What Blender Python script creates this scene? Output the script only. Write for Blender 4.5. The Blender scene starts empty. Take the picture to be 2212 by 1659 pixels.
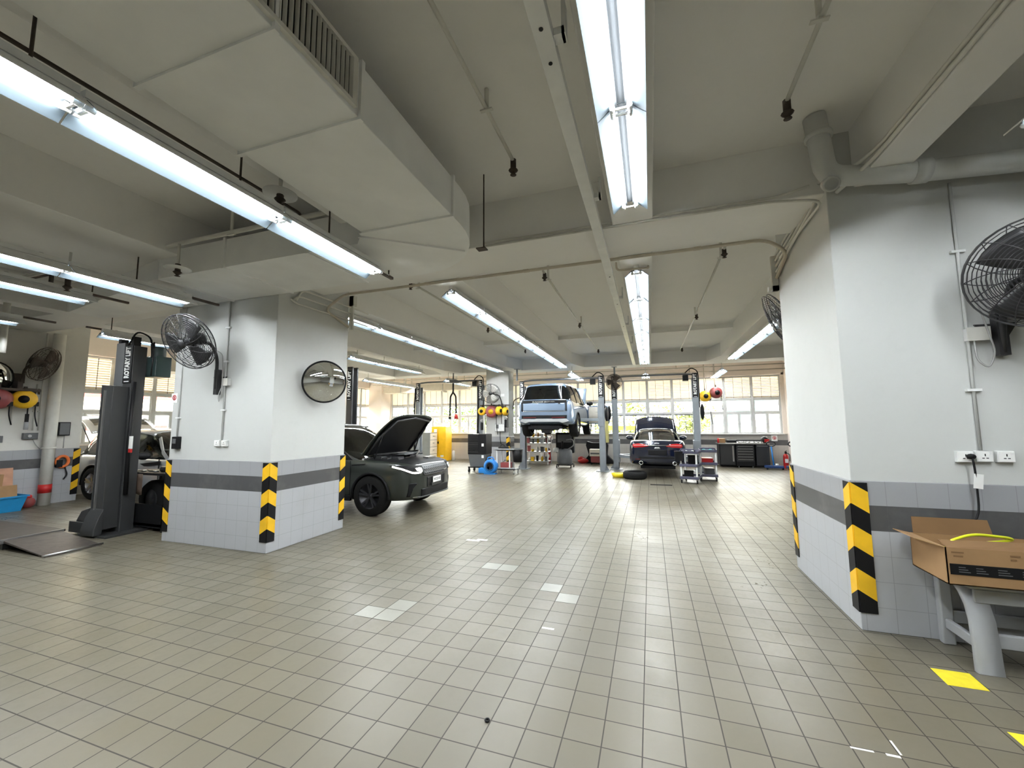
import bpy, bmesh, math, random
from mathutils import Vector, Matrix, Euler
random.seed(7)
C = bpy.context.scene.collection
PI = math.pi
# ---------------------------------------------------------------- camera, sky, sun, exposure
sc = bpy.context.scene
cam_d = bpy.data.cameras.new('camera'); cam = bpy.data.objects.new('camera', cam_d); C.objects.link(cam)
cam_d.sensor_fit = 'HORIZONTAL'; cam_d.sensor_width = 36.0; cam_d.lens = 880.0/2212*36
cam_d.clip_start = 0.02; cam_d.clip_end = 300
yaw, pitch, roll = -0.325109, 0.0971366, -0.0064739
_f = Vector((math.sin(yaw)*math.cos(pitch), math.cos(yaw)*math.cos(pitch), math.sin(pitch)))
_r = Vector((math.cos(yaw), -math.sin(yaw), 0)); _u = _r.cross(_f)
_r2 = math.cos(roll)*_r + math.sin(roll)*_u; _u2 = -math.sin(roll)*_r + math.cos(roll)*_u
cam.matrix_world = Matrix(((_r2.x,_u2.x,-_f.x,0),(_r2.y,_u2.y,-_f.y,0),(_r2.z,_u2.z,-_f.z,1.68),(0,0,0,1)))
sc.camera = cam
sc.view_settings.view_transform = 'Standard'; sc.view_settings.look = 'None'
sc.view_settings.exposure = 0.38; sc.view_settings.gamma = 1.0; sc.view_settings.use_curve_mapping = False
sc.cycles.use_denoising = True
sc.cycles.max_bounces = 7; sc.cycles.diffuse_bounces = 5; sc.cycles.glossy_bounces = 4; sc.cycles.transparent_max_bounces = 12
sc.cycles.sample_clamp_indirect = 6.0; sc.cycles.caustics_reflective = False; sc.cycles.caustics_refractive = False
TUBE = 118.0
world = bpy.data.worlds.new('sky'); sc.world = world; world.use_nodes = True
_bg = world.node_tree.nodes['Background']; _bg.inputs[0].default_value = (1.0, 0.985, 0.95, 1); _bg.inputs[1].default_value = 24.0
_sd = bpy.data.lights.new('sun', 'SUN'); _sd.energy = 16.0; _sd.angle = 0.02; _sd.color = (1, .95, .82)
_so = bpy.data.objects.new('sun', _sd); C.objects.link(_so); _so.location = (0, 0, 30)
_so.rotation_euler = Vector((0.25, 0.7, -0.85)).to_track_quat('-Z', 'Y').to_euler()
def portal(loc, rot, sx, sy):
    d = bpy.data.lights.new('window_portal', 'AREA'); d.shape = 'RECTANGLE'; d.size = sx; d.size_y = sy
    d.cycles.is_portal = True
    o = bpy.data.objects.new('window_portal', d); C.objects.link(o); o.location = loc; o.rotation_euler = rot
portal((-4.0, 18.55, 2.4), (-PI/2, 0, 0), 18.2, 2.4)
portal((-14.0, 11.8, 2.4), (0, -PI/2, 0), 2.4, 13.0)

# ---------------------------------------------------------------- helpers
class MB:
    """collects shapes, then links them as one mesh object"""
    def __init__(s): s.v=[]; s.f=[]; s.m=[]; s.sm=[]; s.cur=0
    def mat(s, i): s.cur=i; return s
    def add(s, vs, fs, smooth=False):
        b=len(s.v); s.v += [tuple(p) for p in vs]
        for f in fs: s.f.append([b+i for i in f]); s.m.append(s.cur); s.sm.append(smooth)
        return s
    def box(s, x0,x1,y0,y1,z0,z1):
        return s.add([(x0,y0,z0),(x1,y0,z0),(x1,y1,z0),(x0,y1,z0),(x0,y0,z1),(x1,y0,z1),(x1,y1,z1),(x0,y1,z1)],
            [(0,3,2,1),(4,5,6,7),(0,1,5,4),(1,2,6,5),(2,3,7,6),(3,0,4,7)])
    def ob(s, c, d, rx=0, ry=0, rz=0):
        R = Euler((rx,ry,rz)).to_matrix(); c=Vector(c); x,y,z=[k/2 for k in d]
        vs=[c+R@Vector(p) for p in ((-x,-y,-z),(x,-y,-z),(x,y,-z),(-x,y,-z),(-x,-y,z),(x,-y,z),(x,y,z),(-x,y,z))]
        return s.add(vs, [(0,3,2,1),(4,5,6,7),(0,1,5,4),(1,2,6,5),(2,3,7,6),(3,0,4,7)])
    def bar(s, p, q, w, h, up=(0,0,1)):
        p=Vector(p); q=Vector(q); d=(q-p).normalized(); u=Vector(up)
        if abs(d.dot(u))>.98: u=Vector((1,0,0))
        a=d.cross(u).normalized(); b=a.cross(d).normalized(); a*=w/2; b*=h/2
        return s.add([p-a-b,p+a-b,p+a+b,p-a+b,q-a-b,q+a-b,q+a+b,q-a+b], [(0,3,2,1),(4,5,6,7),(0,1,5,4),(1,2,6,5),(2,3,7,6),(3,0,4,7)])
    def tube(s, pts, r, n=8, closed=False, caps=True):
        P=[Vector(p) for p in pts]; N=len(P); vs=[]; fs=[]
        rr = r if isinstance(r,(list,tuple)) else [r]*N
        t0=(P[1]-P[0]).normalized(); u=Vector((0,0,1)) if abs(t0.z)<.9 else Vector((1,0,0))
        a=t0.cross(u).normalized()
        for i in range(N):
            if closed: t=(P[(i+1)%N]-P[i-1]).normalized()
            else: t=(P[min(i+1,N-1)]-P[max(i-1,0)]).normalized()
            a=(a-t*a.dot(t)).normalized(); b=t.cross(a)
            for k in range(n):
                th=2*PI*k/n; vs.append(P[i]+(a*math.cos(th)+b*math.sin(th))*rr[i])
        M=N if closed else N-1
        for i in range(M):
            j=(i+1)%N
            for k in range(n): fs.append((i*n+k, i*n+(k+1)%n, j*n+(k+1)%n, j*n+k))
        s.add(vs, fs, True)
        if caps and not closed:
            b=len(s.v)-len(vs)
            s.f.append([b+k for k in range(n)][::-1]); s.m.append(s.cur); s.sm.append(False)
            s.f.append([b+(N-1)*n+k for k in range(n)]); s.m.append(s.cur); s.sm.append(False)
        return s
    def cyl(s, p, q, r, n=12, r2=None): return s.tube([p,q], [r, r if r2 is None else r2], n)
    def lathe(s, prof, c=(0,0,0), axis=(0,0,1), n=24, smooth=True):
        ax=Vector(axis).normalized(); u=Vector((0,0,1)) if abs(ax.z)<.9 else Vector((1,0,0))
        a=ax.cross(u).normalized(); b=ax.cross(a); c=Vector(c); vs=[]; fs=[]
        for r,h in prof:
            for k in range(n):
                th=2*PI*k/n; vs.append(c+ax*h+(a*math.cos(th)+b*math.sin(th))*max(r,1e-4))
        for i in range(len(prof)-1):
            for k in range(n): fs.append((i*n+k, (i+1)*n+k, (i+1)*n+(k+1)%n, i*n+(k+1)%n))
        return s.add(vs, fs, smooth)
    def prism(s, poly, ax, a, b):
        n=len(poly)
        m={'x':lambda p,h:(h,p[0],p[1]),'y':lambda p,h:(p[0],h,p[1]),'z':lambda p,h:(p[0],p[1],h)}[ax]
        vs=[m(p,a) for p in poly]+[m(p,b) for p in poly]
        return s.add(vs, [tuple(range(n))[::-1], tuple(range(n,2*n))]+[(i,(i+1)%n,n+(i+1)%n,n+i) for i in range(n)])
    def ell(s, c, r, n=16, m=8):
        c=Vector(c); vs=[]; fs=[]
        for i in range(m+1):
            ph=PI*i/m
            for k in range(n):
                th=2*PI*k/n; vs.append(c+Vector((r[0]*math.sin(ph)*math.cos(th), r[1]*math.sin(ph)*math.sin(th), r[2]*math.cos(ph))))
        for i in range(m):
            for k in range(n): fs.append((i*n+k, (i+1)*n+k, (i+1)*n+(k+1)%n, i*n+(k+1)%n))
        return s.add(vs, fs, True)
    def grid(s, rows, smooth=True, closed=False):
        n=len(rows[0]); vs=[p for r in rows for p in r]; fs=[]
        for i in range(len(rows)-1):
            for k in range(n if closed else n-1):
                k2=(k+1)%n; fs.append((i*n+k, i*n+k2, (i+1)*n+k2, (i+1)*n+k))
        return s.add(vs, fs, smooth)
    def move(s, M):
        s.v=[tuple(M@Vector(p)) for p in s.v]; return s
    def mirror(s, ax=0):
        n=len(s.v); nv=[]
        for p in s.v: q=list(p); q[ax]=-q[ax]; nv.append(tuple(q))
        s.v+=nv; k=len(s.f)
        for i in range(k): s.f.append([n+j for j in s.f[i]][::-1]); s.m.append(s.m[i]); s.sm.append(s.sm[i])
        return s
    def build(s, name, mats, parent=None, w=False, bevel=0, subsurf=0, label=None, seg=2):
        if not isinstance(mats,(list,tuple)): mats=[mats]
        off=Vector((0,0,0))
        if parent is not None and w:
            p=parent
            while p is not None: off+=p.location; p=p.parent
        me=bpy.data.meshes.new(name); me.from_pydata([tuple(Vector(p)-off) for p in s.v], [], s.f)
        for m in mats: me.materials.append(m)
        me.polygons.foreach_set('material_index', s.m); me.polygons.foreach_set('use_smooth', s.sm)
        bm=bmesh.new(); bm.from_mesh(me); bmesh.ops.recalc_face_normals(bm, faces=bm.faces); bm.to_mesh(me); bm.free()
        me.update()
        o=bpy.data.objects.new(name, me); C.objects.link(o)
        if parent is not None: o.parent=parent
        if bevel:
            md=o.modifiers.new('bevel','BEVEL'); md.width=bevel; md.segments=seg; md.limit_method='ANGLE'; md.angle_limit=.6
            for p in me.polygons: p.use_smooth=True
            wn=o.modifiers.new('wn','WEIGHTED_NORMAL'); wn.keep_sharp=False
        if subsurf:
            md=o.modifiers.new('sub','SUBSURF'); md.levels=subsurf; md.render_levels=subsurf
        if label: o['label']=label
        return o
def tag(o, label, cat, group=None):
    o['label']=label; o['category']=cat
    if group: o['group']=group
    return o
def thing(name, label, cat, loc=(0,0,0), rz=0, group=None):
    o=bpy.data.objects.new(name, None); C.objects.link(o); o.empty_display_size=.1
    o.location=loc; o.rotation_euler=(0,0,rz)
    return tag(o, label, cat, group)
def solo(name, mb, mats, label, cat, group=None, **kw):
    xs=[p[0] for p in mb.v]; ys=[p[1] for p in mb.v]; zs=[p[2] for p in mb.v]
    c=Vector(((min(xs)+max(xs))/2,(min(ys)+max(ys))/2,min(zs)))
    mb.v=[tuple(Vector(p)-c) for p in mb.v]
    o=mb.build(name, mats, **kw); o.location=c
    return tag(o, label, cat, group)
def struct(name, mb, mats, parent=None, **kw):
    o=mb.build(name, mats, parent, **kw)
    if parent is None: o['kind']='structure'
    return o
def copy_tree(o, parent=None):
    c=o.copy(); C.objects.link(c)
    if parent is not None: c.parent=parent
    for ch in list(o.children): copy_tree(ch, c)
    return c
def dup(o, label, loc=None, rz=None, group=None):
    c=copy_tree(o); c['label']=label
    if group: c['group']=group
    if loc is not None: c.location=loc
    if rz is not None: c.rotation_euler=(0,0,rz)
    return c
def text_mb(body, size, depth=.002, M=None, mb=None, align='CENTER', sx=1.0, bold=0.0):
    cu=bpy.data.curves.new('t','FONT'); cu.body=body; cu.size=size; cu.extrude=depth/2; cu.align_x=align; cu.align_y='CENTER'; cu.resolution_u=2; cu.offset=bold
    o=bpy.data.objects.new('t',cu); C.objects.link(o); bpy.context.view_layer.update()
    me=bpy.data.meshes.new_from_object(o.evaluated_get(bpy.context.evaluated_depsgraph_get()))
    vs=[v.co.copy() for v in me.vertices]; fs=[tuple(p.vertices) for p in me.polygons]
    bpy.data.objects.remove(o); bpy.data.curves.remove(cu); bpy.data.meshes.remove(me)
    vs=[Vector((v.x*sx,v.y,v.z)) for v in vs]
    if M is not None: vs=[M@v for v in vs]
    mb = mb or MB(); mb.add(vs, fs); return mb
def frame_M(o, x, y):
    """matrix taking text x,y,z to axes at origin o"""
    x=Vector(x).normalized(); y=Vector(y).normalized(); z=x.cross(y)
    return Matrix(((x.x,y.x,z.x,o[0]),(x.y,y.y,z.y,o[1]),(x.z,y.z,z.z,o[2]),(0,0,0,1)))
def arc(c, r, a0, a1, n, plane='xz'):
    out=[]
    for i in range(n+1):
        a=a0+(a1-a0)*i/n; u,v=r*math.cos(a), r*math.sin(a)
        out.append({'xz':(c[0]+u,c[1],c[2]+v),'xy':(c[0]+u,c[1]+v,c[2]),'yz':(c[0],c[1]+u,c[2]+v)}[plane])
    return out
def rounded(pts, r, n=4):
    """polyline with rounded corners"""
    P=[Vector(p) for p in pts]; out=[P[0]]
    for i in range(1,len(P)-1):
        a=(P[i-1]-P[i]); b=(P[i+1]-P[i]); k=min(r, a.length*.45, b.length*.45)
        p0=P[i]+a.normalized()*k; p1=P[i]+b.normalized()*k
        for j in range(n+1):
            t=j/n; out.append(p0*(1-t)**2+P[i]*2*t*(1-t)+p1*t*t)
    out.append(P[-1]); return out

# ---------------------------------------------------------------- materials
def mat(name, col, rough=.5, metal=0, var=.06, scale=6, emit=0, spec=.5, coat=0, bump=0, alpha=None):
    m=bpy.data.materials.new(name); m.use_nodes=True; nt=m.node_tree; b=nt.nodes['Principled BSDF']
    b.inputs['Roughness'].default_value=rough; b.inputs['Metallic'].default_value=metal
    b.inputs['Specular IOR Level'].default_value=spec; b.inputs['Coat Weight'].default_value=coat; b.inputs['Coat Roughness'].default_value=.03
    c=(*col,1)
    if emit:
        b.inputs['Base Color'].default_value=c
        b.inputs['Emission Color'].default_value=c; b.inputs['Emission Strength'].default_value=emit
        return m
    tc=nt.nodes.new('ShaderNodeTexCoord'); nz=nt.nodes.new('ShaderNodeTexNoise'); nz.inputs['Scale'].default_value=scale; nz.inputs['Detail'].default_value=5
    mr=nt.nodes.new('ShaderNodeMapRange'); mr.inputs['To Min'].default_value=1-var; mr.inputs['To Max'].default_value=1+var
    mr.inputs['From Min'].default_value=.3; mr.inputs['From Max'].default_value=.7
    mx=nt.nodes.new('ShaderNodeVectorMath'); mx.operation='SCALE'; mx.inputs[0].default_value=col
    nt.links.new(tc.outputs['Object'], nz.inputs['Vector']); nt.links.new(nz.outputs['Fac'], mr.inputs['Value'])
    nt.links.new(mr.outputs[0], mx.inputs['Scale']); nt.links.new(mx.outputs[0], b.inputs['Base Color'])
    if bump:
        bp=nt.nodes.new('ShaderNodeBump'); bp.inputs['Strength'].default_value=bump; bp.inputs['Distance'].default_value=.01
        nt.links.new(nz.outputs['Fac'], bp.inputs['Height']); nt.links.new(bp.outputs[0], b.inputs['Normal'])
    return m
def nmath(nt, op, a, b=None, c=None):
    n=nt.nodes.new('ShaderNodeMath'); n.operation=op
    for i,v in enumerate((a,b,c)):
        if v is None: continue
        if isinstance(v,(int,float)): n.inputs[i].default_value=v
        else: nt.links.new(v, n.inputs[i])
    return n.outputs[0]
def nmix(nt, fac, a, b):
    n=nt.nodes.new('ShaderNodeMix'); n.data_type='RGBA'
    for i,v in ((0,fac),(6,a),(7,b)):
        if isinstance(v,(int,float)): n.inputs[i].default_value=v
        elif isinstance(v,tuple): n.inputs[i].default_value=(*v,1)
        else: nt.links.new(v, n.inputs[i])
    return n.outputs[2]
def nnoise(nt, vec, scale, detail=4, rough=.5):
    n=nt.nodes.new('ShaderNodeTexNoise'); n.inputs['Scale'].default_value=scale; n.inputs['Detail'].default_value=detail; n.inputs['Roughness'].default_value=rough
    nt.links.new(vec, n.inputs['Vector']); return n.outputs['Fac']
def nrange(nt, v, a, b, c, d):
    n=nt.nodes.new('ShaderNodeMapRange'); nt.links.new(v, n.inputs['Value'])
    for k,x in zip(('From Min','From Max','To Min','To Max'),(a,b,c,d)): n.inputs[k].default_value=x
    return n.outputs[0]
def grid_line(nt, u, pitch, off, half):
    """1 on the joint lines of a tile axis"""
    t=nmath(nt,'FRACT', nmath(nt,'DIVIDE', nmath(nt,'SUBTRACT',u,off), pitch))
    d=nmath(nt,'MINIMUM', t, nmath(nt,'SUBTRACT',1.0,t))
    return nmath(nt,'LESS_THAN', d, half/pitch)
def floor_mat():
    m=bpy.data.materials.new('floor_tiles'); m.use_nodes=True; nt=m.node_tree; b=nt.nodes['Principled BSDF']
    g=nt.nodes.new('ShaderNodeNewGeometry'); sp=nt.nodes.new('ShaderNodeSeparateXYZ'); nt.links.new(g.outputs['Position'], sp.inputs[0])
    x,y=sp.outputs[0],sp.outputs[1]; P=.2052; ox,oy=-.10,2.525
    line=nmath(nt,'MAXIMUM', grid_line(nt,x,P,ox,.0034), grid_line(nt,y,P,oy,.0034))
    cx=nmath(nt,'FLOOR', nmath(nt,'DIVIDE', nmath(nt,'SUBTRACT',x,ox),P)); cy=nmath(nt,'FLOOR', nmath(nt,'DIVIDE', nmath(nt,'SUBTRACT',y,oy),P))
    cb=nt.nodes.new('ShaderNodeCombineXYZ'); nt.links.new(cx,cb.inputs[0]); nt.links.new(cy,cb.inputs[1])
    wn=nt.nodes.new('ShaderNodeTexWhiteNoise'); wn.noise_dimensions='2D'; nt.links.new(cb.outputs[0], wn.inputs['Vector'])
    n1=nnoise(nt,g.outputs['Position'],1.3,5,.6); n2=nnoise(nt,g.outputs['Position'],23,6,.65); n3=nnoise(nt,g.outputs['Position'],.35,3)
    c=nmix(nt, nrange(nt,wn.outputs['Value'],0,1,0,1), (.135,.122,.09), (.172,.157,.122))
    c=nmix(nt, nrange(nt,n3,.4,.68,0,.55), c, (.148,.125,.076))
    c=nmix(nt, nrange(nt,n1,.45,.75,0,.35), c, (.135,.124,.10))
    c=nmix(nt, nrange(nt,n2,.6,.85,0,.2), c, (.17,.158,.135))
    c=nmix(nt, line, c, (.05,.044,.036))
    nt.links.new(c,b.inputs['Base Color'])
    r=nrange(nt,n1,.3,.7,.26,.40); r=nmath(nt,'ADD',r,nrange(nt,n2,.4,.8,0,.1)); r=nmath(nt,'MAXIMUM',r,nmath(nt,'MULTIPLY',line,.7))
    nt.links.new(r,b.inputs['Roughness']); b.inputs['Specular IOR Level'].default_value=.36
    bp=nt.nodes.new('ShaderNodeBump'); bp.inputs['Strength'].default_value=.25; bp.inputs['Distance'].default_value=.004
    h=nmath(nt,'ADD', nmath(nt,'MULTIPLY',line,-1.0), nmath(nt,'MULTIPLY',wn.outputs['Value'],.15))
    nt.links.new(h,bp.inputs['Height']); nt.links.new(bp.outputs[0],b.inputs['Normal'])
    return m
def dado_mat(name, base, off=0.0):
    """glazed wall tiles with one dark row"""
    m=bpy.data.materials.new(name); m.use_nodes=True; nt=m.node_tree; b=nt.nodes['Principled BSDF']
    g=nt.nodes.new('ShaderNodeNewGeometry'); sp=nt.nodes.new('ShaderNodeSeparateXYZ'); nt.links.new(g.outputs['Position'], sp.inputs[0])
    nr=nt.nodes.new('ShaderNodeSeparateXYZ'); nt.links.new(g.outputs['True Normal'], nr.inputs[0])
    sw=nmath(nt,'GREATER_THAN', nmath(nt,'ABSOLUTE',nr.outputs[0]), .5)
    u=nmath(nt,'ADD', nmath(nt,'MULTIPLY',sp.outputs[1],sw), nmath(nt,'MULTIPLY',sp.outputs[0],nmath(nt,'SUBTRACT',1.0,sw)))
    z=sp.outputs[2]
    vl=grid_line(nt,u,.2,off,.0022); hl=grid_line(nt,z,.2,-.01,.002)
    line=nmath(nt,'MAXIMUM',vl,hl)
    dark=nmath(nt,'MULTIPLY', nmath(nt,'GREATER_THAN',z,.79), nmath(nt,'LESS_THAN',z,.992))
    line=nmath(nt,'MULTIPLY',line,nmath(nt,'SUBTRACT',1.0,nmath(nt,'MULTIPLY',dark,.85)))
    n1=nnoise(nt,g.outputs['Position'],2.2,5,.6)
    low=nmath(nt,'LESS_THAN',z,.79)
    c=nmix(nt, low, tuple(k*.8 for k in base), base)
    c=nmix(nt, dark, c, (.085,.085,.088))
    c=nmix(nt, nrange(nt,n1,.5,.8,0,.3), c, (.32,.31,.29))
    c=nmix(nt, nmath(nt,'MULTIPLY',line,.5), c, (.19,.19,.19))
    nt.links.new(c,b.inputs['Base Color']); b.inputs['Roughness'].default_value=.32; b.inputs['Specular IOR Level'].default_value=.45
    return m
def plaster(name, col, var=.05):
    m=bpy.data.materials.new(name); m.use_nodes=True; nt=m.node_tree; b=nt.nodes['Principled BSDF']
    g=nt.nodes.new('ShaderNodeNewGeometry')
    n1=nnoise(nt,g.outputs['Position'],.8,6,.6); n2=nnoise(nt,g.outputs['Position'],9,6,.6)
    c=nmix(nt, nrange(nt,n1,.35,.7,0,1), col, tuple(k*(1-var*1.6) for k in col))
    c=nmix(nt, nrange(nt,n2,.55,.8,0,.5), c, tuple(k*(1-var*3) for k in col))
    nt.links.new(c,b.inputs['Base Color']); b.inputs['Roughness'].default_value=.75; b.inputs['Specular IOR Level'].default_value=.3
    bp=nt.nodes.new('ShaderNodeBump'); bp.inputs['Strength'].default_value=.12; bp.inputs['Distance'].default_value=.004
    nt.links.new(n2,bp.inputs['Height']); nt.links.new(bp.outputs[0],b.inputs['Normal'])
    return m
def glass(name, tint, refl=.12):
    m=bpy.data.materials.new(name); m.use_nodes=True; nt=m.node_tree
    for n in list(nt.nodes):
        if n.type!='OUTPUT_MATERIAL': nt.nodes.remove(n)
    out=[n for n in nt.nodes if n.type=='OUTPUT_MATERIAL'][0]
    t=nt.nodes.new('ShaderNodeBsdfTransparent'); t.inputs[0].default_value=(*tint,1)
    g=nt.nodes.new('ShaderNodeBsdfGlossy'); g.inputs['Roughness'].default_value=.02
    lw=nt.nodes.new('ShaderNodeLayerWeight'); lw.inputs[0].default_value=.25
    nz=nt.nodes.new('ShaderNodeTexNoise'); nz.inputs['Scale'].default_value=3
    f=nmath(nt,'ADD', nmath(nt,'MULTIPLY',lw.outputs['Fresnel'],.8), nmath(nt,'MULTIPLY',nz.outputs['Fac'],refl))
    mx=nt.nodes.new('ShaderNodeMixShader'); nt.links.new(f,mx.inputs[0]); nt.links.new(t.outputs[0],mx.inputs[1]); nt.links.new(g.outputs[0],mx.inputs[2])
    nt.links.new(mx.outputs[0],out.inputs[0]); return m
M_floor=floor_mat(); M_dado=dado_mat('column_tiles',(.43,.44,.46)); M_dado2=dado_mat('wall_tiles',(.50,.475,.44))
M_wall=plaster('white_wall_paint',(.585,.595,.58),.03); M_ceil=plaster('ceiling_paint',(.86,.855,.835),.02); M_beam=plaster('beam_paint',(.87,.865,.845),.02)
M_far=plaster('cream_wall_paint',(.88,.79,.71),.02); M_old=plaster('grey_wall_paint',(.66,.65,.61),.06)
M_white=mat('white_enamel',(.78,.79,.78),.35); M_offw=mat('offwhite_paint',(.66,.65,.60),.5); M_duct=mat('duct_paint',(.86,.87,.865),.55,var=.04,scale=3)
M_alu=mat('grey_window_frame',(.58,.58,.57),.45); M_slat=mat('cream_slat',(.80,.73,.61),.5); M_black=mat('black_plastic',(.008,.008,.009),.5,spec=.22); M_blk2=mat('black_satin_steel',(.03,.03,.032),.35)
M_rust=mat('dark_iron',(.06,.045,.035),.6,metal=.3,var=.3); M_grey=mat('grey_plastic',(.36,.37,.38),.45); M_dgrey=mat('dark_grey_paint',(.11,.115,.12),.4)
M_lift=mat('grey_lift_enamel',(.25,.275,.30),.38); M_liftn=mat('charcoal_lift_enamel',(.036,.037,.038),.4)
M_yel=mat('yellow_enamel',(.86,.50,.02),.4,var=.1); M_yel2=mat('safety_yellow',(.92,.72,.02),.45); M_red=mat('red_enamel',(.5,.02,.02),.35); M_cab=mat('cabinet_yellow',(.93,.52,.01),.45); M_maroon=mat('maroon_plastic',(.28,.06,.06),.4); M_org=mat('orange_plastic',(.8,.18,.04),.45)
M_blue=mat('blue_plastic',(.02,.20,.58),.4); M_bluebin=mat('bright_blue_plastic',(.015,.24,.52),.45); M_navy=mat('navy_plastic',(.08,.08,.13),.45)
M_card=mat('brown_cardboard',(.33,.195,.09),.8,var=.08); M_card2=mat('dark_cardboard',(.20,.11,.045),.8); M_chrome=mat('chrome',(.8,.8,.8),.12,metal=1,var=.02); M_steel=mat('brushed_steel',(.5,.5,.5),.35,metal=1)
M_rubber=mat('tyre_rubber',(.009,.009,.009),.8,spec=.2); M_rim=mat('dark_alloy',(.05,.05,.055),.35,metal=.6); M_rim2=mat('silver_alloy',(.45,.45,.47),.3,metal=.9)
M_tube=mat('lamp_tube',(.93,.975,1.0),.3,emit=TUBE); M_refl_dim=mat('lamp_reflector_dimmed',(.052,.066,.076),.7,var=.02,spec=.1); M_spine_dim=mat('lamp_spine_dimmed',(.022,.024,.026),.7,var=.02,spec=.1); M_paper=mat('white_paper',(.85,.85,.83),.7)  # white reflector and spine coloured dark to hold down the tube glare
M_drl=mat('lit_headlamp',(1,.97,.88),.3,emit=6.0)
M_pane=glass('window_glass',(.97,.985,.98),.05); M_cargl=glass('tinted_car_glass',(.10,.11,.11),.14); M_cargl2=glass('clear_car_glass',(.45,.48,.47),.16)
M_mirror=mat('convex_mirror_glass',(.86,.88,.88),.02,metal=1,var=.01)
M_pgreen=mat('dark_green_car_paint',(.022,.027,.022),.33,var=.02,coat=.5); M_pblue=mat('ice_blue_car_paint',(.30,.40,.55),.2,metal=.55,var=.02,coat=1); M_pnavy=mat('midnight_blue_car_paint',(.006,.009,.025),.12,metal=.2,var=.02,coat=1); M_psilver=mat('silver_car_paint',(.52,.53,.54),.22,metal=.5,var=.02,coat=1)
M_tail=mat('red_lamp_lens',(.45,.012,.015),.12,coat=1); M_redlit=mat('dark_red_lens',(.10,.012,.012),.2); M_skin=mat('cream_upholstery',(.62,.58,.5),.7)
M_leaf=mat('sunlit_leaves',(.06,.105,.01),.6,var=.5,scale=3); M_leaf2=mat('pale_leaves',(.105,.13,.02),.6,var=.4,scale=3); M_bark=mat('bark',(.2,.14,.09),.9)
M_turq=mat('turquoise_cladding',(.014,.05,.05),.5,var=.05); M_bldg=mat('pale_render',(.75,.72,.66),.8); M_beige=mat('beige_render',(.72,.62,.45),.8); M_pave=mat('pale_paving',(.6,.58,.52),.9)
M_hose=mat('yellow_hose',(.75,.80,.03),.35); M_tape=mat('yellow_floor_tape',(.80,.66,.03),.55,var=.08,scale=20); M_plate=mat('brown_checker_plate',(.10,.085,.075),.5,metal=.4,var=.2,scale=12)
M_cable=mat('grey_cable',(.35,.35,.34),.5); M_copper=mat('old_conduit_paint',(.50,.45,.36),.5,var=.1)

def louvre_mat():
    m=bpy.data.materials.new('cream_louvre'); m.use_nodes=True; nt=m.node_tree; b=nt.nodes['Principled BSDF']; out=[n for n in nt.nodes if n.type=='OUTPUT_MATERIAL'][0]
    g=nt.nodes.new('ShaderNodeNewGeometry'); n1=nnoise(nt,g.outputs['Position'],4,4); c=nmix(nt,n1,(.76,.69,.58),(.82,.76,.65)); nt.links.new(c,b.inputs['Base Color']); b.inputs['Roughness'].default_value=.5
    tr=nt.nodes.new('ShaderNodeBsdfTranslucent'); tr.inputs[0].default_value=(.9,.86,.76,1); mx=nt.nodes.new('ShaderNodeMixShader'); mx.inputs[0].default_value=.06
    nt.links.new(b.outputs[0],mx.inputs[1]); nt.links.new(tr.outputs[0],mx.inputs[2]); nt.links.new(mx.outputs[0],out.inputs[0]); return m
M_louv=louvre_mat()
# ---------------------------------------------------------------- the setting
ZC=4.27; ZB=3.74
struct('floor', MB().box(-13.9,9.2,-5.2,18.5,-.2,0), M_floor)
_t=MB()
for i,j in ((-12,3),(-11,3),(-11,4),(-9,10),(-8,10),(-5,8),(-4,7)):      # replaced paler tiles
    x=-.10+.2052*i; y=2.525+.2052*j; _t.box(x+.004,x+.2012,y+.004,y+.2012,-.002,.0006)
_pale=mat('pale_floor_tile',(.235,.228,.19),.3,var=.05); struct('floor_replaced_tiles', _t, _pale)
struct('ceiling', MB().box(-13.9,9.2,-5.2,18.5,ZC,ZC+.25), M_ceil)
struct('ceiling_lowered', MB().box(-13.6,9,11.75,15.0,4.15,ZC+.01), M_ceil)
# beams
def beam(x0,x1,y0,y1,z0=ZB,n=[0]):
    n[0]+=1; return struct('trim_%d'%n[0], MB().box(x0,x1,y0,y1,z0,ZC+.02), M_beam, bevel=.012)
beam(-13.6,9,4.24,5.05); beam(-13.6,9,15.0,15.8)
for x0,x1 in ((-.3,.1),(-2.95,-2.5),(1.78,2.08),(-6.9,-5.35),(-10.3,-9.9),(5.0,5.4)): beam(x0,x1,-5,4.26)
for x0,x1 in ((-.3,.1),(-2.95,-2.5),(2.15,2.6),(-5.35,-4.9),(-7.85,-7.45),(-10.9,-10.45),(4.8,5.2)): beam(x0,x1,5.03,15.02)
for x0,x1 in ((-2.95,-2.5),(-5.35,-4.9),(2.15,2.6),(-7.85,-7.45)):                       # haunches at the far crossbeam
    i=1 if x1>0 else 0
    n=MB().prism([(x0-.28,15.0),(x1+.28,15.0),(x1,13.9),(x0,13.9)],'z',ZB-.002,ZC); struct('trim_haunch',n,M_beam)
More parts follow.
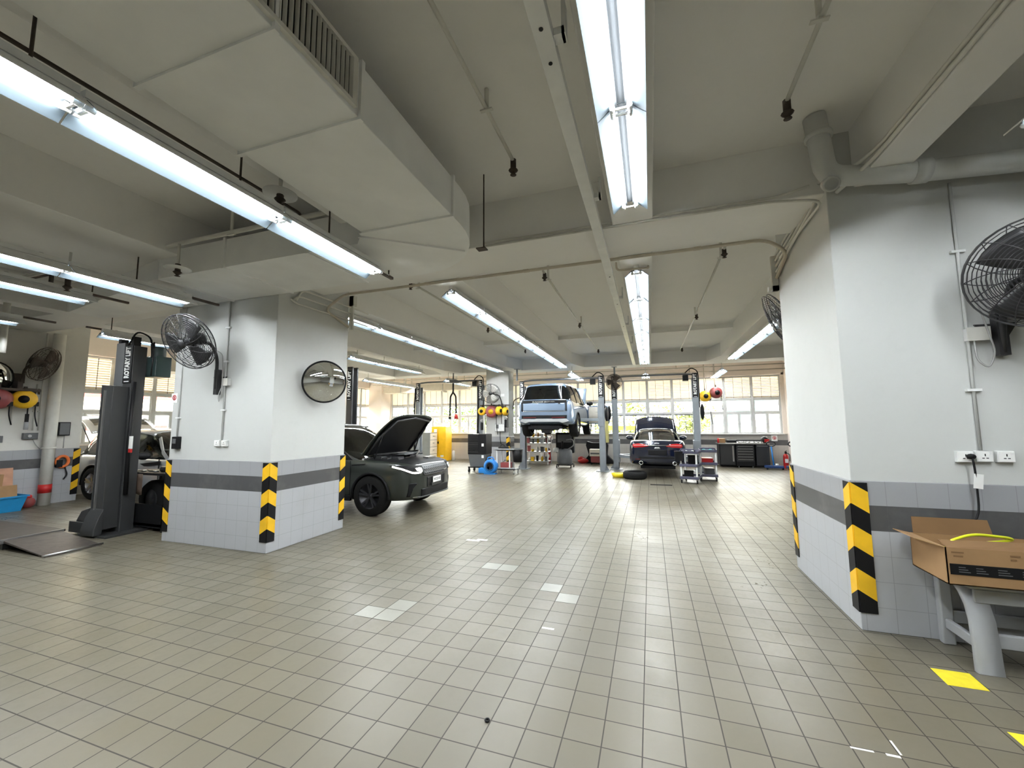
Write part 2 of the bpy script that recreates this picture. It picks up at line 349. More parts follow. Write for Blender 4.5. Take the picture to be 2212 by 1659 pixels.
# side, back and far walls
struct('wall_back', MB().box(-13.9,9.2,-5.2,-5.0,0,ZC), M_old)
struct('wall_right', MB().box(9.0,9.2,-5.2,18.5,0,ZC), M_wall)
struct('wall_left_near', MB().box(-13.9,-12.6,-5.2,5.85,0,ZC), M_old)
struct('wall_left_near_tiles', MB().box(-12.7,-12.588,-5,5.862,0,1.19), M_dado)
wl=MB().box(-13.8,-13.6,5.85,18.5,0,1.22).box(-13.8,-13.6,5.85,18.5,3.52,ZC).box(-13.8,-13.6,17.9,18.5,1.2,3.6)
struct('wall_left', wl, M_far); struct('wall_left_tiles', MB().box(-13.7,-13.588,5.85,18.2,0,1.2), M_dado2)
wf=MB().box(-13.8,9.1,18.2,18.4,0,1.22).box(-13.8,9.1,18.2,18.4,3.52,ZC).box(-13.8,-12.8,18.2,18.4,1.2,3.6).box(4.82,9.1,18.2,18.4,1.2,3.6)
struct('wall_far', wf, M_far); struct('wall_far_tiles', MB().box(-13.6,9,18.188,18.3,0,1.2), M_dado2)
struct('trim_sill', MB().box(-12.8,4.84,18.1,18.4,1.2,1.235), M_white, bevel=.004)
struct('trim_lintel', MB().box(-12.8,4.84,18.12,18.3,3.52,3.6), M_far)
for i,x in enumerate((-11.9,-7.3,-3.1,1.6)): struct('trim_pier_%d'%(i+1), MB().box(x,x+.3,18.1,18.3,3.6,ZC), M_far)
# columns: painted shaft and tiled foot
def column(side,x0,x1,y0,y1,mt=M_dado,mw=M_wall):
    struct('wall_column_'+side, MB().box(x0,x1,y0,y1,0,ZC+.02), mw, bevel=.008)
    struct('wall_column_%s_tiles'%side, MB().box(x0-.012,x1+.012,y0-.012,y1+.012,0,1.19), mt, bevel=.006)
column('left',-6.87,-4.86,4.22,5.62); column('right',1.575,3.7,4.205,5.72); column('far',-6.1,-5.16,14.9,15.5)
struct('wall_column_corner', MB().box(4.95,5.9,17.2,18.2,0,ZC), M_far); struct('wall_column_corner_left', MB().box(-13.6,-12.85,17.4,18.2,0,ZC), M_far)
# ---- windows: louvre above, hopper sash, lower sash
def window_proto(kind):
    w=.98; t=bpy.data.objects.new('window_1',None); C.objects.link(t); t['kind']='structure'
    f=MB().box(0,.05,-.04,.06,1.22,3.52).box(w-.05,w,-.04,.06,1.22,3.52).box(.05,w-.05,-.03,.05,3.46,3.52).box(.05,w-.05,-.03,.05,1.22,1.26)
    f.box(.05,w-.05,-.03,.05,2.56,2.64).box(.05,w-.05,-.03,.05,2.02,2.09)
    f.build('frame',M_alu,t,bevel=.004)
    s=MB()
    for i in range(13): s.ob((w/2,.02,2.675+i*.063),(w-.1,.078,.004),rx=-1.02)
    s.build('louvre',M_louv,t)
    MB().box(w*.34,w*.34+.012,-.03,-.02,2.64,3.46).box(w*.67,w*.67+.012,-.03,-.02,2.64,3.46).build('louvre_cord',M_dgrey,t)
    u=MB()
    for a in ((.05,.085,2.09,2.56),(w-.085,w-.05,2.09,2.56)): u.box(a[0],a[1],-.015,.02,a[2],a[3])
    u.box(.05,w-.05,-.015,.02,2.09,2.12).box(.05,w-.05,-.015,.02,2.53,2.56)
    us=u.build('upper_sash',M_white,t); MB().box(.08,w-.08,0,.005,2.11,2.54).build('pane',M_pane,us)
    l=MB()
    if kind=='bars':
        l.box(.05,w-.05,-.02,.02,1.98,2.03)
        for k in range(1,4): l.box(w*k/4-.012,w*k/4+.012,-.02,.004,1.26,2.0)
        ls=l.build('safety_grille',M_dgrey,t); MB().box(.05,w-.05,.02,.025,1.26,2.02).build('pane',M_pane,t)
    else:
        for a,b in ((.05,w/2-.02),(w/2+.02,w-.05)):
            l.box(a,a+.035,-.02,.02,1.26,2.02).box(b-.035,b,-.02,.02,1.26,2.02).box(a+.035,b-.035,-.02,.02,1.26,1.295).box(a+.035,b-.035,-.02,.02,1.985,2.02)
        ls=l.build('lower_sash',M_white,t); MB().box(.08,w-.08,0,.005,1.28,2.0).build('pane',M_pane,ls)
        MB().box(w/2-.02,w/2+.02,-.03,.03,1.26,2.02).box(w/2-.05,w/2+.05,-.05,-.03,1.6,1.63).build('mullion',M_alu,t)
    return t
_wa=window_proto('bars'); _wb=window_proto('sash'); used={}
k=1
for i in range(18):
    x=4.82-.98*(i+1); pr=_wb if (i<3 or i>11) else _wa
    o=pr if pr.name not in used else copy_tree(pr); used[pr.name]=1
    o.location=(x,18.28,0); o.name='window_%d'%k; used[o.name]=1; k+=1
for i in range(12):
    o=copy_tree(_wb); o.location=(-13.72,5.9+1.0*i,0); o.rotation_euler=(0,0,PI/2); o.scale=(1.0/.98,1,1); o.name='window_%d'%k; k+=1
# ---- yellow and black corner guards
def clipz(poly,lo,hi):
    def cl(P,f,z):
        out=[]
        for i in range(len(P)):
            a,b=P[i-1],P[i]
            ia,ib=f(a[1]),f(b[1])
            if ia!=ib: t=(z-a[1])/(b[1]-a[1]); out.append((a[0]+t*(b[0]-a[0]),z))
            if ib: out.append(b)
        return out
    P=cl(poly,lambda z:z>=lo-1e-9,lo); return cl(P,lambda z:z<=hi+1e-9,hi) if P else P
def guard(x,y,sx,sy,label,lo=.14,hi=1.175,n=6):
    """L-shaped guard round a corner; sx, sy point into the wall"""
    e=.013; m=MB(); H=(hi-lo)/n
    for k in range(-1,n+2):
        z0=lo+k*H; m.mat(k%2)
        P=clipz([(0,z0),(0,z0+H),(.115,z0+H-.075),(.115,z0-.075)],lo,hi)
        if len(P)<3: continue
        m.prism([(x-sx*e+sx*p[0],p[1]) for p in P],'y',y-sy*e,y-sy*(e+.009))
        m.prism([(y-sy*e+sy*p[0],p[1]) for p in P],'x',x-sx*e,x-sx*(e+.009))
    return solo('corner_guard',m,[M_black,M_yel],label,'corner guard','chevron corner guards on columns')
guard(1.575,4.205,1,1,'large yellow and black chevron corner guard on the right column beside the cardboard box')
guard(1.575,5.72,1,-1,'chevron corner guard on the far edge of the right column')
guard(-4.86,4.22,-1,1,'yellow and black chevron corner guard on the middle corner of the left column')
guard(-6.87,4.22,1,1,'chevron corner guard on the left edge of the left column beside the black trolley')
guard(-4.86,5.62,-1,-1,'chevron corner guard on the left column edge next to the dark green car')
guard(-12.6,5.85,-1,-1,'worn chevron corner guard at the end of the left wall behind the white pipe')
guard(-5.16,14.9,-1,1,'small chevron corner guard on the far column above the bucket trolley')
# yellow tape squares on the floor
for q,lb in (([(1.75,3.715),(1.955,3.715),(1.945,3.52),(1.74,3.52)],'whole yellow tape square on the floor in front of the grey stool'),
             ([(1.77,3.11),(1.97,3.11),(1.97,2.9),(1.77,2.9)],'yellow tape square cut off by the bottom right corner')):
    solo('floor_marking',MB().prism(q,'z',0,.0012),M_tape,lb,'floor tape','yellow tape squares on the floor')
m=MB().tube([(-.94+.012*math.cos(2*PI*k/12),2.31+.012*math.sin(2*PI*k/12),.005) for k in range(12)],.005,6,closed=True); solo('ring_nut',m,M_black,'tiny black ring lying on a tile joint in the front floor','nut')
_w=MB()
for x,y,a,b in ((-2.5,5.6,.10,.03),(-2.38,5.66,.08,.03),(-.86,3.44,.05,.012),(.97,2.722,.05,.006),(1.1,2.722,.03,.008),(1.14,2.79,.005,.05)): _w.box(x-a,x+a,y-b,y+b,-.002,.0007)
struct('floor_paint_marks',_w,M_paper)
# ---------------------------------------------------------------- outside
struct('ground_outside', MB().box(-60,40,18.5,90,-.6,-.4).box(-60,-13.9,-10,18.6,-.6,-.4), M_pave)
def tree(x,y,h,r,n,lb,mt,seed):
    R=random.Random(seed); t=thing('tree',lb,'tree',(x,y,-.4),group='trees beyond the far windows')
    MB().tube([(0,0,0),(.08,0,h*.4),(-.05,.1,h*.75)],[.13,.1,.05],7).build('trunk',M_bark,t)
    m=MB(); cl=[(R.uniform(-r,r)*.7,R.uniform(-r,r)*.7,h*R.uniform(.25,.95),r*R.uniform(.35,.6)) for _ in range(14)]
    for i in range(n):
        c=R.choice(cl); d=Vector((R.gauss(0,1),R.gauss(0,1),R.gauss(0,1))).normalized()*c[3]*R.uniform(.6,1)
        p=Vector(c[:3])+d; a=Vector((R.gauss(0,1),R.gauss(0,1),R.gauss(0,.5))).normalized()*.11; b=a.cross(Vector((R.gauss(0,1),R.gauss(0,1),R.gauss(0,1)))).normalized()*.055
        m.add([p-a,p+b,p+a,p-b],[(0,1,2,3)])
    m.build('foliage',mt,t)
for i,(x,y,h,r) in enumerate(((-15,24,5,1.9),(-12.2,25,4.6,1.8),(-9.8,23.5,4.2,1.7),(-7.2,25,5.0,1.9),(-4.6,24,3.4,1.6),(-2.2,25.5,3.2,1.6),(.2,24.5,3.4,1.6),(2.2,25.5,3.0,1.2))):
    nm=('first','second','third','fourth','fifth','sixth','seventh','eighth')[i]
    tree(x,y,h,r,1500,'sunlit green tree beyond the far windows, %s from the left'%nm, M_leaf if i<4 else M_leaf2, i+3)
t=thing('building','white building with sloping turquoise panels beyond the right windows','building',(8.5,31,-.4))
MB().box(-5,7,0,3,0,7).build('wall',M_bldg,t)
MB().prism([(-3.6,1.6),(-.1,3.6),(-.1,4.6),(-2.3,4.2),(-3.6,2.8)],'y',-.08,0).build('turquoise_panel',M_turq,t)
MB().prism([(-3.9,1.3),(.2,3.6),(.2,3.4),(-3.9,1.1)],'y',-.5,-.1).build('handrail',M_white,t)
t=thing('building','low beige building beyond the left windows','building',(-22,10,-.4))
MB().box(-3,0,-8,8,0,6).build('wall',M_beige,t); MB().box(-.02,.03,-7,7,1.9,2.1).box(-.02,.05,-7,7,3.3,3.5).build('band',M_red,t)
t=thing('barrier','bright yellow barrier outside the middle far windows','barrier',(-1.3,20.2,-.4))
MB().box(-1,1,-.04,.04,1.72,1.95).build('panel',M_yel2,t); MB().box(-.9,-.84,-.03,.03,0,1.75).build('post',M_yel2,t); MB().box(.84,.9,-.03,.03,0,1.75).build('post',M_yel2,t)
# ---------------------------------------------------------------- ventilation ducts
t=thing('air_duct','wide white ventilation duct with black side grille curving over the left column','duct',(-2.05,0,3.49))
Z0,Z1=3.49,3.84
MB().box(-2.52,-1.57,-5,3.05,Z0,Z1).build('straight_section',M_duct,t,w=True,bevel=.006)
out=[(-1.57,3.05)]+[(-2.57+1.0*math.cos(a),3.2+1.0*math.sin(a)) for a in [PI/2*i/10 for i in range(11)]]
MB().prism(out+[(-3.35,4.2),(-3.35,3.24),(-2.72,3.24),(-2.52,3.05)],'z',Z0,Z1).build('elbow',M_duct,t,w=True)
MB().prism([(-3.35,4.2),(-3.35,3.24),(-5.8,3.24),(-8.7,3.75),(-8.7,4.2)],'z',Z0+.002,Z1-.01).build('branch_section',M_duct,t,w=True,bevel=.004)
for y in (-.4,.45,1.27,1.85,3.05): MB().box(-2.54,-1.55,y-.014,y+.014,Z0-.016,Z1+.016).build('flange',M_duct,t,w=True)
for x,y,dz in ((-3.35,3.22,0),(-4.58,3.22,0),(-5.69,3.22,0),(-6.79,3.4,-.02)): MB().box(x-.016,x+.016,y,4.2,Z0-.014,Z1+dz).build('flange',M_duct,t,w=True)
MB().bar((-2.6,3.1,Z0-.008),(-1.78,3.75,Z0-.008),.03,.016).build('seam',M_duct,t,w=True)
g=MB(); g.mat(0).box(-1.57,-1.563,-.3,1.76,3.54,3.80); g.mat(1)
g.box(-1.57,-1.545,-.33,1.8,3.80,3.825).box(-1.57,-1.545,-.33,1.8,3.515,3.54).box(-1.57,-1.545,1.76,1.8,3.54,3.80)
for i in range(60): g.ob((-1.556,-.28+i*.0345,3.67),(.02,.004,.26),rz=.5)
g.build('side_grille',[M_black,M_offw],t,w=True,label='black louvred side grille')
r=MB()
for x,y in ((-1.55,3.72),): r.cyl((x,y,Z0-.02),(x,y,ZC),.007,6)
r.box(-1.62,-1.52,3.68,3.76,Z0-.03,Z0-.02); r.build('hanger_rod',M_rust,t,w=True)
t=thing('air_duct','boxy cream duct run under the far left ceiling along the windows','duct',(-10,17.3,3.3))
MB().box(-12.6,-10.5,17.2,17.6,3.22,3.55).box(-10.5,-8.0,17.2,17.6,3.28,3.58).build('duct_body',M_slat,t,w=True,bevel=.004)
for x in (-11.58,-10.49,-9.28): MB().box(x-.02,x+.02,17.18,17.62,3.2,3.59).build('flange',M_offw,t,w=True)
for x in (-11.5,-8.7): MB().box(x,x+.1,17.3,17.4,3.5,ZC).build('hanger',M_offw,t,w=True)
t=thing('air_duct','short cream duct box at the left window beside the near lift post','duct',(-12.6,7.2,3.2))
MB().box(-13.5,-11.4,6.9,7.4,3.05,3.4).build('duct_body',M_slat,t,w=True,bevel=.004); MB().box(-12.4,-12.36,6.88,7.42,3.03,3.42).build('flange',M_offw,t,w=True)
for x in (-13.2,-11.7): MB().cyl((x,7.15,3.4),(x,7.15,ZC),.012,6).build('hanger_rod',M_offw,t,w=True)
# ---------------------------------------------------------------- fluorescent battens
def batten():
    t=thing('fluorescent_batten','x','light')
    MB().box(-.032,.032,-.6,.6,-.003,.04).build('housing',M_white,t)
    P=[(-.15,-.105),(-.062,-.03),(-.03,-.03),(-.03,-.006),(.03,-.006),(.03,-.03),(.062,-.03),(.15,-.105),(.148,-.112),(.06,-.037),(.024,-.037),(.024,-.013),(-.024,-.013),(-.024,-.037),(-.06,-.037),(-.148,-.112)]
    m=MB().prism(P,'y',-.605,.605); n=len(P)
    for i in range(n): m.m[2+i]=1 if i<8 or i==15 else (2 if 9<=i<=13 else 0)  # faces lit closest by the tubes take the darkened colours
    m.build('reflector',[M_refl_dim,M_white,M_spine_dim],t)
    for x in (-.052,.052):
        MB().cyl((x,-.565,-.068),(x,.565,-.068),.014,8).build('tube',M_tube,t)
    for y in (-.585,.585):
        m=MB()
        for x in (-.052,.052): m.cyl((x,y-.02,-.068),(x,y+.02,-.068),.017,8); m.box(x-.012,x+.012,y-.008,y+.008,-.06,-.03)
        m.box(-.052,.052,y-.006,y+.006,-.075,-.064); m.build('lamp_holder',M_white,t)
    return t
_b=batten(); _first=[True]
def lamp(x,yc,z,label,group):
    """z is the tube height"""
    o=_b if _first[0] else copy_tree(_b); _first[0]=False
    o.location=(x,yc,z+.068); o['label']=label; o['group']=group; o.scale=(1,1.0,1)
    return o
ORD=('first','second','third','fourth','fifth','sixth','seventh','eighth')
def row(x,z,y0,n,fmt,group,L=1.22):
    for i in range(n): lamp(x,y0+L*(i+.5),z,fmt%ORD[i],group)
row(-.1,3.63,-1.18,4,'twin tube light, %s from the viewer in the central row before the crossbeam','central twin tube lights')
row(-.1,3.63,5.4,7,'twin tube light, %s beyond the crossbeam in the central row under its beam','central twin tube lights',1.24)
row(-.1,3.45,15.7,1,'last twin tube light of the central row, %s one by the far windows','central twin tube lights')
row(-2.72,3.3,-.09,3,'twin tube light, %s from the viewer in the hanging row beside the duct','hanging row beside the duct')
row(-2.76,3.63,5.32,7,'twin tube light, %s in the row running towards the lifted blue car','row towards the blue car',1.24)
row(-2.62,3.45,14.4,2,'twin tube light, %s of the far pair above the lifted blue car','far pair above the blue car',1.24)
row(-5.2,3.63,5.6,7,'twin tube light, %s in the row from the left column to the far column','row towards the far column',1.24)
row(-7.62,3.5,8.95,3,'twin tube light, %s of three in the short row right of the convex mirror','short row above the green car')
row(-7.62,3.4,14.4,2,'twin tube light, %s of two over the far left lift beam','pair over the far left lift')
row(-10.7,3.45,13.4,3,'twin tube light, %s in the far left row before the cream duct','far left row')
row(2.42,3.63,9.0,4,'twin tube light, %s in the row that comes out behind the right column','row behind the right column',1.24)
row(2.42,3.45,15.4,2,'twin tube light, %s of two above the black workbench','pair above the workbench')
row(2.34,3.52,-.4,2,'twin tube light, %s in the right edge row beyond the picture edge','right edge row',1.25)
row(2.34,3.52,2.08,1,'light cut off at the right edge above the right column, %s one','right edge light')
row(-5.72,3.3,1.2,2,'twin tube light, %s of the two in the second hanging row at the left','second hanging row at left')
row(-6.8,3.3,.7,2,'twin tube light, %s of the two in the third hanging row at the left','third hanging row at left')
row(-9.24,3.3,2.25,1,'short hanging light at the left edge above the wall fan, %s in its row','left edge light')
row(-9.15,3.3,4.4,1,'twin tube light behind the near lift post, %s in its row','light behind lift post')
def hang(x,z,y0,y1,rods,lb,zt=ZC):
    t=thing('lamp_rail',lb,'lamp rail',(x-.137,y0,z+.10),group='iron rails carrying the hanging lights')
    MB().box(x-.155,x-.12,y0,y1,z+.10,z+.13).build('rail',M_rust,t,w=True)
    for y in [y0+.35+k*(y1-y0-.9)/3 for k in range(4)]: MB().box(x-.14,x+.02,y-.015,y+.015,z+.104,z+.114).build('bracket',M_rust,t,w=True)
    for y in rods: MB().cyl((x-.137,y,z+.125),(x-.137,y,zt),.008,6).build('hanger_rod',M_rust,t,w=True)
hang(-2.72,3.3,-.1,4.02,(.55,1.0,2.1,3.0,3.95),'long dark iron rail and rods carrying the hanging lights left of the duct',ZB)
hang(-5.72,3.3,1.2,4.1,(1.9,3.1),'dark iron rail over the second hanging row at the left',ZB)
hang(-6.8,3.3,.7,3.6,(2.0,3.2),'dark iron rail over the third hanging row at the left',ZB)
hang(-9.24,3.3,2.2,3.9,(2.9,),'short dark iron rail with one rod over the left edge light')
hang(-9.15,3.3,4.25,5.9,(4.6,),'dark iron rail over the light behind the near lift post',ZB)
for x,z,ys,lb in ((-2.62,3.45,(14.6,16.6),'far pair above the blue car'),(-7.62,3.4,(14.6,16.6),'lights over the far left lift'),(-10.7,3.45,(13.6,15.4,16.8),'far left row of lights'),(-7.62,3.5,(9.2,10.4,12.4),'short row above the green car'),(2.42,3.45,(15.6,17.6),'two lights above the workbench'),(-.1,3.45,(15.9,16.7),'last central light by windows'),(2.34,3.52,(.2,1.5,2.3,3.1),'light at the right edge')):
    for k,y in enumerate(ys):
        m=MB().cyl((x,y,z+.106),(x,y,ZB if 15<y<15.8 or abs(x+7.62)<.01 and y<15 or abs(x+10.7)<.01 and y<15 else ZC),.01,6)
        solo('hanger_rod',m,M_offw,'thin hanger rod, %s from the viewer, %s'%(ORD[k],lb),'hanger rod','hanger rods of the lights')
# ---------------------------------------------------------------- pipes, conduits, trunking
def run(name,pts,r,m,lb,cat,hang=None,clips=None,group=None,rad=.12,n=8):
    t=thing(name,lb,cat,pts[0],group=group)
    MB().tube(rounded(pts,rad) if len(pts)>2 else pts,r,n).build('pipe',m,t,w=True)
    for h in hang or ():
        MB().cyl(h[:3],(h[0],h[1],h[3] if len(h)>3 else ZC),.018,8).box(h[0]-.05,h[0]+.05,h[1]-.015,h[1]+.015,h[2]-.03,h[2]-.02).build('hanger',m,t,w=True)
    for c in clips or ():
        MB().box(c[0]-r-.018,c[0]+r+.018,c[1]-r-.012,c[1]+r+.012,c[2]-.012,c[2]+.012).build('clip',m,t,w=True)
    return t
def head(t,p,d=.09,plate=False):
    m=MB().cyl(p,(p[0],p[1],p[2]-d),.028,8).lathe([(.03,0),(.045,-.015),(.03,-.03),(.012,-.05),(.03,-.06),(0,-.062)],(p[0],p[1],p[2]-d),n=10)
    m.build('sprinkler_head',M_rust,t,w=True,label='dark sprinkler head')
    if plate: MB().lathe([(.0,0),(.13,0),(.13,-.008),(0,-.01)],(p[0],p[1],p[2]-d*.6),n=20).build('shield_plate',M_white,t,w=True)
t=run('sprinkler_pipe',[(-1.1,-2,4.12),(-1.12,3.4,4.12)],.017,M_offw,'ceiling sprinkler pipe between the wide duct and the white trunking','pipe',[(-1.11,2.72,4.12),(-1.1,.6,4.12)]); head(t,(-1.12,3.4,4.13))
t=run('sprinkler_pipe',[(1.05,-2,4.12),(1.08,3.4,4.12)],.017,M_offw,'ceiling sprinkler pipe above and left of the right column','pipe',[(1.06,2.72,4.12),(1.05,.6,4.12)]); head(t,(1.08,3.42,4.13))
for x,ys,lb in ((-1.5,(6.1,9.5,13.2),'thin sprinkler pipe beyond the crossbeam left of the central lights'),(1.05,(6.05,9.6,13.9),'thin sprinkler pipe beyond the crossbeam right of the central lights'),(-3.72,(5.75,9.2,12.4),'thin sprinkler pipe beyond the crossbeam over the row to the far column')):
    t=run('sprinkler_pipe',[(x,ys[0]-.1,4.05),(x-.03,ys[2]+.1,4.05)],.018,M_offw,lb,'pipe',[(x,y+.25,4.05,4.16 if y>11 else ZC) for y in ys[:2]])
    for y in ys: head(t,(x,y,4.05),.06)
t=run('sprinkler_pipe',[(-3.32,-1,3.84),(-3.32,3.1,3.84),(-3.32,3.1,3.72)],.014,M_rust,'dark sprinkler pipe beside the long hanging lights at upper left','pipe',[(-3.32,1.0,3.84)])
t=thing('sprinkler','sprinkler head with white round shield left of the duct above the hanging lights','sprinkler',(-2.86,2.45,3.7)); MB().cyl((-2.86,2.45,3.6),(-2.86,2.45,ZB),.014,8).build('drop_pipe',M_offw,t,w=True); head(t,(-2.86,2.45,3.66),.09,True)
t=thing('sprinkler','dark red sprinkler head with shield in front of the lateral duct','sprinkler',(-5.05,3.05,3.5)); MB().cyl((-5.05,3.05,3.5),(-5.05,3.05,3.76),.014,8).build('drop_pipe',M_offw,t,w=True); head(t,(-5.05,3.05,3.52),.08,True)
t=thing('sprinkler','dark sprinkler head hanging over the third left light row','sprinkler',(-6.45,2.75,3.35)); MB().cyl((-6.45,2.75,3.4),(-6.45,2.75,ZB),.014,8).build('drop_pipe',M_offw,t,w=True); head(t,(-6.45,2.75,3.42),.09)
run('conduit',[(-8.6,3.1,3.8),(-2.75,3.1,3.8)],.025,M_offw,'pale pipe running across the front of the lateral duct at upper left','pipe',[(-4.3,3.1,3.8),(-7.5,3.1,3.8,ZC)])
run('conduit',[(-10.1,3.6,4.25),(-10.1,3.6,3.0),(-10.1,3.6,2.9)],.045,M_offw,'vertical grey pipe with dark branch behind the left hanging lights','pipe')
run('conduit',[(-10.1,3.6,4.1),(-8.9,3.6,4.1),(-8.9,3.6,3.95)],.03,M_rust,'short dark elbow pipe behind the second hanging light row','pipe')
# crossbeam conduits
run('conduit',[(-1.75,4.21,3.765),(1.2,4.21,3.765),(1.44,4.17,3.8)],.013,M_offw,'upper conduit along the near edge of the crossbeam','conduit')
run('conduit',[(-1.75,4.215,3.73),(1.15,4.215,3.73),(1.545,4.19,3.66),(1.545,5.5,3.64)],.013,M_offw,'lower conduit along the near edge of the crossbeam bending round the right column','conduit')
run('conduit',[(-4.84,5.6,3.35),(-4.835,5.05,3.5),(-4.5,5.08,3.72),(1.3,5.08,3.72),(1.54,5.2,3.6),(1.545,5.66,3.45)],.02,M_copper,'tan conduit along the far edge of the crossbeam between the two columns','conduit',clips=[(-3,5.08,3.72),(-1.5,5.08,3.72),(.6,5.08,3.72)])
for i,(a,b) in enumerate(((3.45,3.16),(3.57,3.3),(3.68,3.42))):
    run('conduit',[(-4.835,4.4+.05*i,3.49),(-4.835,4.5+.05*i,a),(-4.835,5.7,a+.02),(-4.84,6.1,a+.02)],.013,M_offw,'%s of the three conduits bending over the left column top above the mirror'%('lowest','middle','topmost')[i],'conduit',rad=.2)
t=thing('conduit_bracket','white slotted bracket holding conduits at the back of the left column','bracket',(-4.82,5.64,3.3)); MB().box(-4.86,-4.78,5.63,5.66,3.3,3.9).box(-4.86,-4.76,5.63,5.7,3.72,3.9).build('channel',M_offw,t,w=True)
for i in range(4):
    o=.045*i
    run('conduit',[(1.545-.002*i,4.15+.03*i,3.98-o),(1.545,4.3+.03*i,3.86-o),(1.545,5.66,3.74-o*1.6)],.014,M_offw,'%s of the four conduits slanting along the left side of the right column top'%ORD[i],'conduit',group='conduits on the right column side')
t=thing('conduit_bracket','white bracket at the far top edge of the right column holding conduits','bracket',(1.53,5.7,3.3)); MB().box(1.5,1.57,5.69,5.73,3.3,3.74).box(1.46,1.57,5.69,5.75,3.3,3.36).build('channel',M_offw,t,w=True)
run('conduit',[(1.76,-3,3.80),(1.76,3.75,3.80),(1.62,4.17,3.80)],.016,M_offw,'near conduit of the pair along the beam at the upper right','conduit',rad=.3)
run('conduit',[(1.76,-3,3.755),(1.76,3.8,3.755),(1.64,4.17,3.70)],.016,M_offw,'far conduit of the pair along the beam at the upper right','conduit',rad=.3)
t=thing('drain_pipe','thick white drain pipe dropping from the ceiling and running over the right column','pipe',(1.45,3.95,4.2))
MB().tube(rounded([(1.42,3.9,ZC),(1.5,3.98,3.76),(2.1,4.02,3.7),(6,4.02,3.42)],.12,6),.082,16).build('pipe_body',M_wall,t,w=True)
MB().tube([(1.53,4.02,3.72),(1.5,3.9,3.65)],.06,14).lathe([(.045,0),(.062,0),(.062,.03),(.045,.03)],(1.5,3.9,3.65),(-.2,-.85,-.5),14).build('cleanout',M_wall,t,w=True)
MB().lathe([(.08,-.02),(.10,-.02),(.10,.02),(.08,.02)],(1.45,3.93,4.1),n=16).build('collar',M_wall,t,w=True); MB().lathe([(.08,-.05),(.095,-.05),(.095,.05),(.08,.05)],(2.15,4.02,3.697),(1,0,-.07),16).build('collar',M_wall,t,w=True)
t=thing('drain_pipe','white floor to ceiling drain pipe with red band on the left wall','pipe',(-12.46,5.28,0))
MB().cyl((-12.46,5.28,0),(-12.46,5.28,ZB),.1,16).build('pipe_body',M_offw,t,w=True); MB().lathe([(.101,.26),(.106,.26),(.106,.44),(.101,.44)],(-12.46,5.28,0),n=16).build('red_band',M_red,t,w=True); MB().lathe([(.1,1.2),(.112,1.2),(.112,1.23),(.1,1.23)],(-12.46,5.28,0),n=16).build('clip',M_offw,t,w=True)
# trunking
t=thing('cable_trunking','long white slotted cable trunking left of the central lights','trunking',(-.43,-2,3.6))
MB().box(-.475,-.385,-3,14.0,3.58,3.64).build('channel',M_white,t,w=True,bevel=.003)
m=MB()
for y in (1.75,1.95,5.3,6.6,8.2): m.cyl((-.43,y,3.582),(-.43,y,3.577),.011,10)
m.build('knockout',M_black,t,w=True)
for y in (1.85,3.4,6.4,8.2,10.2,12.4):
    MB().box(-.385,-.33,y-.03,y+.03,3.6,3.64).box(-.345,-.325,y-.03,y+.03,3.6,3.78).build('hanger',M_white,t,w=True)
run('conduit',[(-.33,5.05,3.66),(-.33,5.15,3.6),(.05,5.2,3.6),(.05,5.25,3.64)],.013,M_copper,'short bent conduit feeding the first central light beyond the crossbeam','conduit',rad=.05)
for x,y,z,lb in ((-1.18,15.3,2.95,'thin ceiling pole dropping to the small fan beside the second lift'),(-4.72,14.6,3.3,'thin ceiling pole beside the far column')):
    t=thing('ceiling_pole',lb,'pole',(x,y,z)); MB().cyl((x,y,z),(x,y,ZB+.01),.035,10).build('pole_tube',M_lift,t,w=True); MB().box(x-.09,x+.09,y-.09,y+.09,ZB-.02,ZB).build('base_plate',M_lift,t,w=True)
run('conduit',[(-13,16.4,3.72),(5,16.4,3.72)],.02,M_copper,'upper tan pipe across the far bay in front of the windows','pipe',[(-9,16.4,3.72),(-4,16.4,3.72),(1,16.4,3.72)])
run('conduit',[(-13,16.9,3.6),(5,16.9,3.6)],.02,M_copper,'lower tan pipe across the far bay in front of the windows','pipe',[(-8,16.9,3.6),(-3.2,16.9,3.6),(1.5,16.9,3.6)])
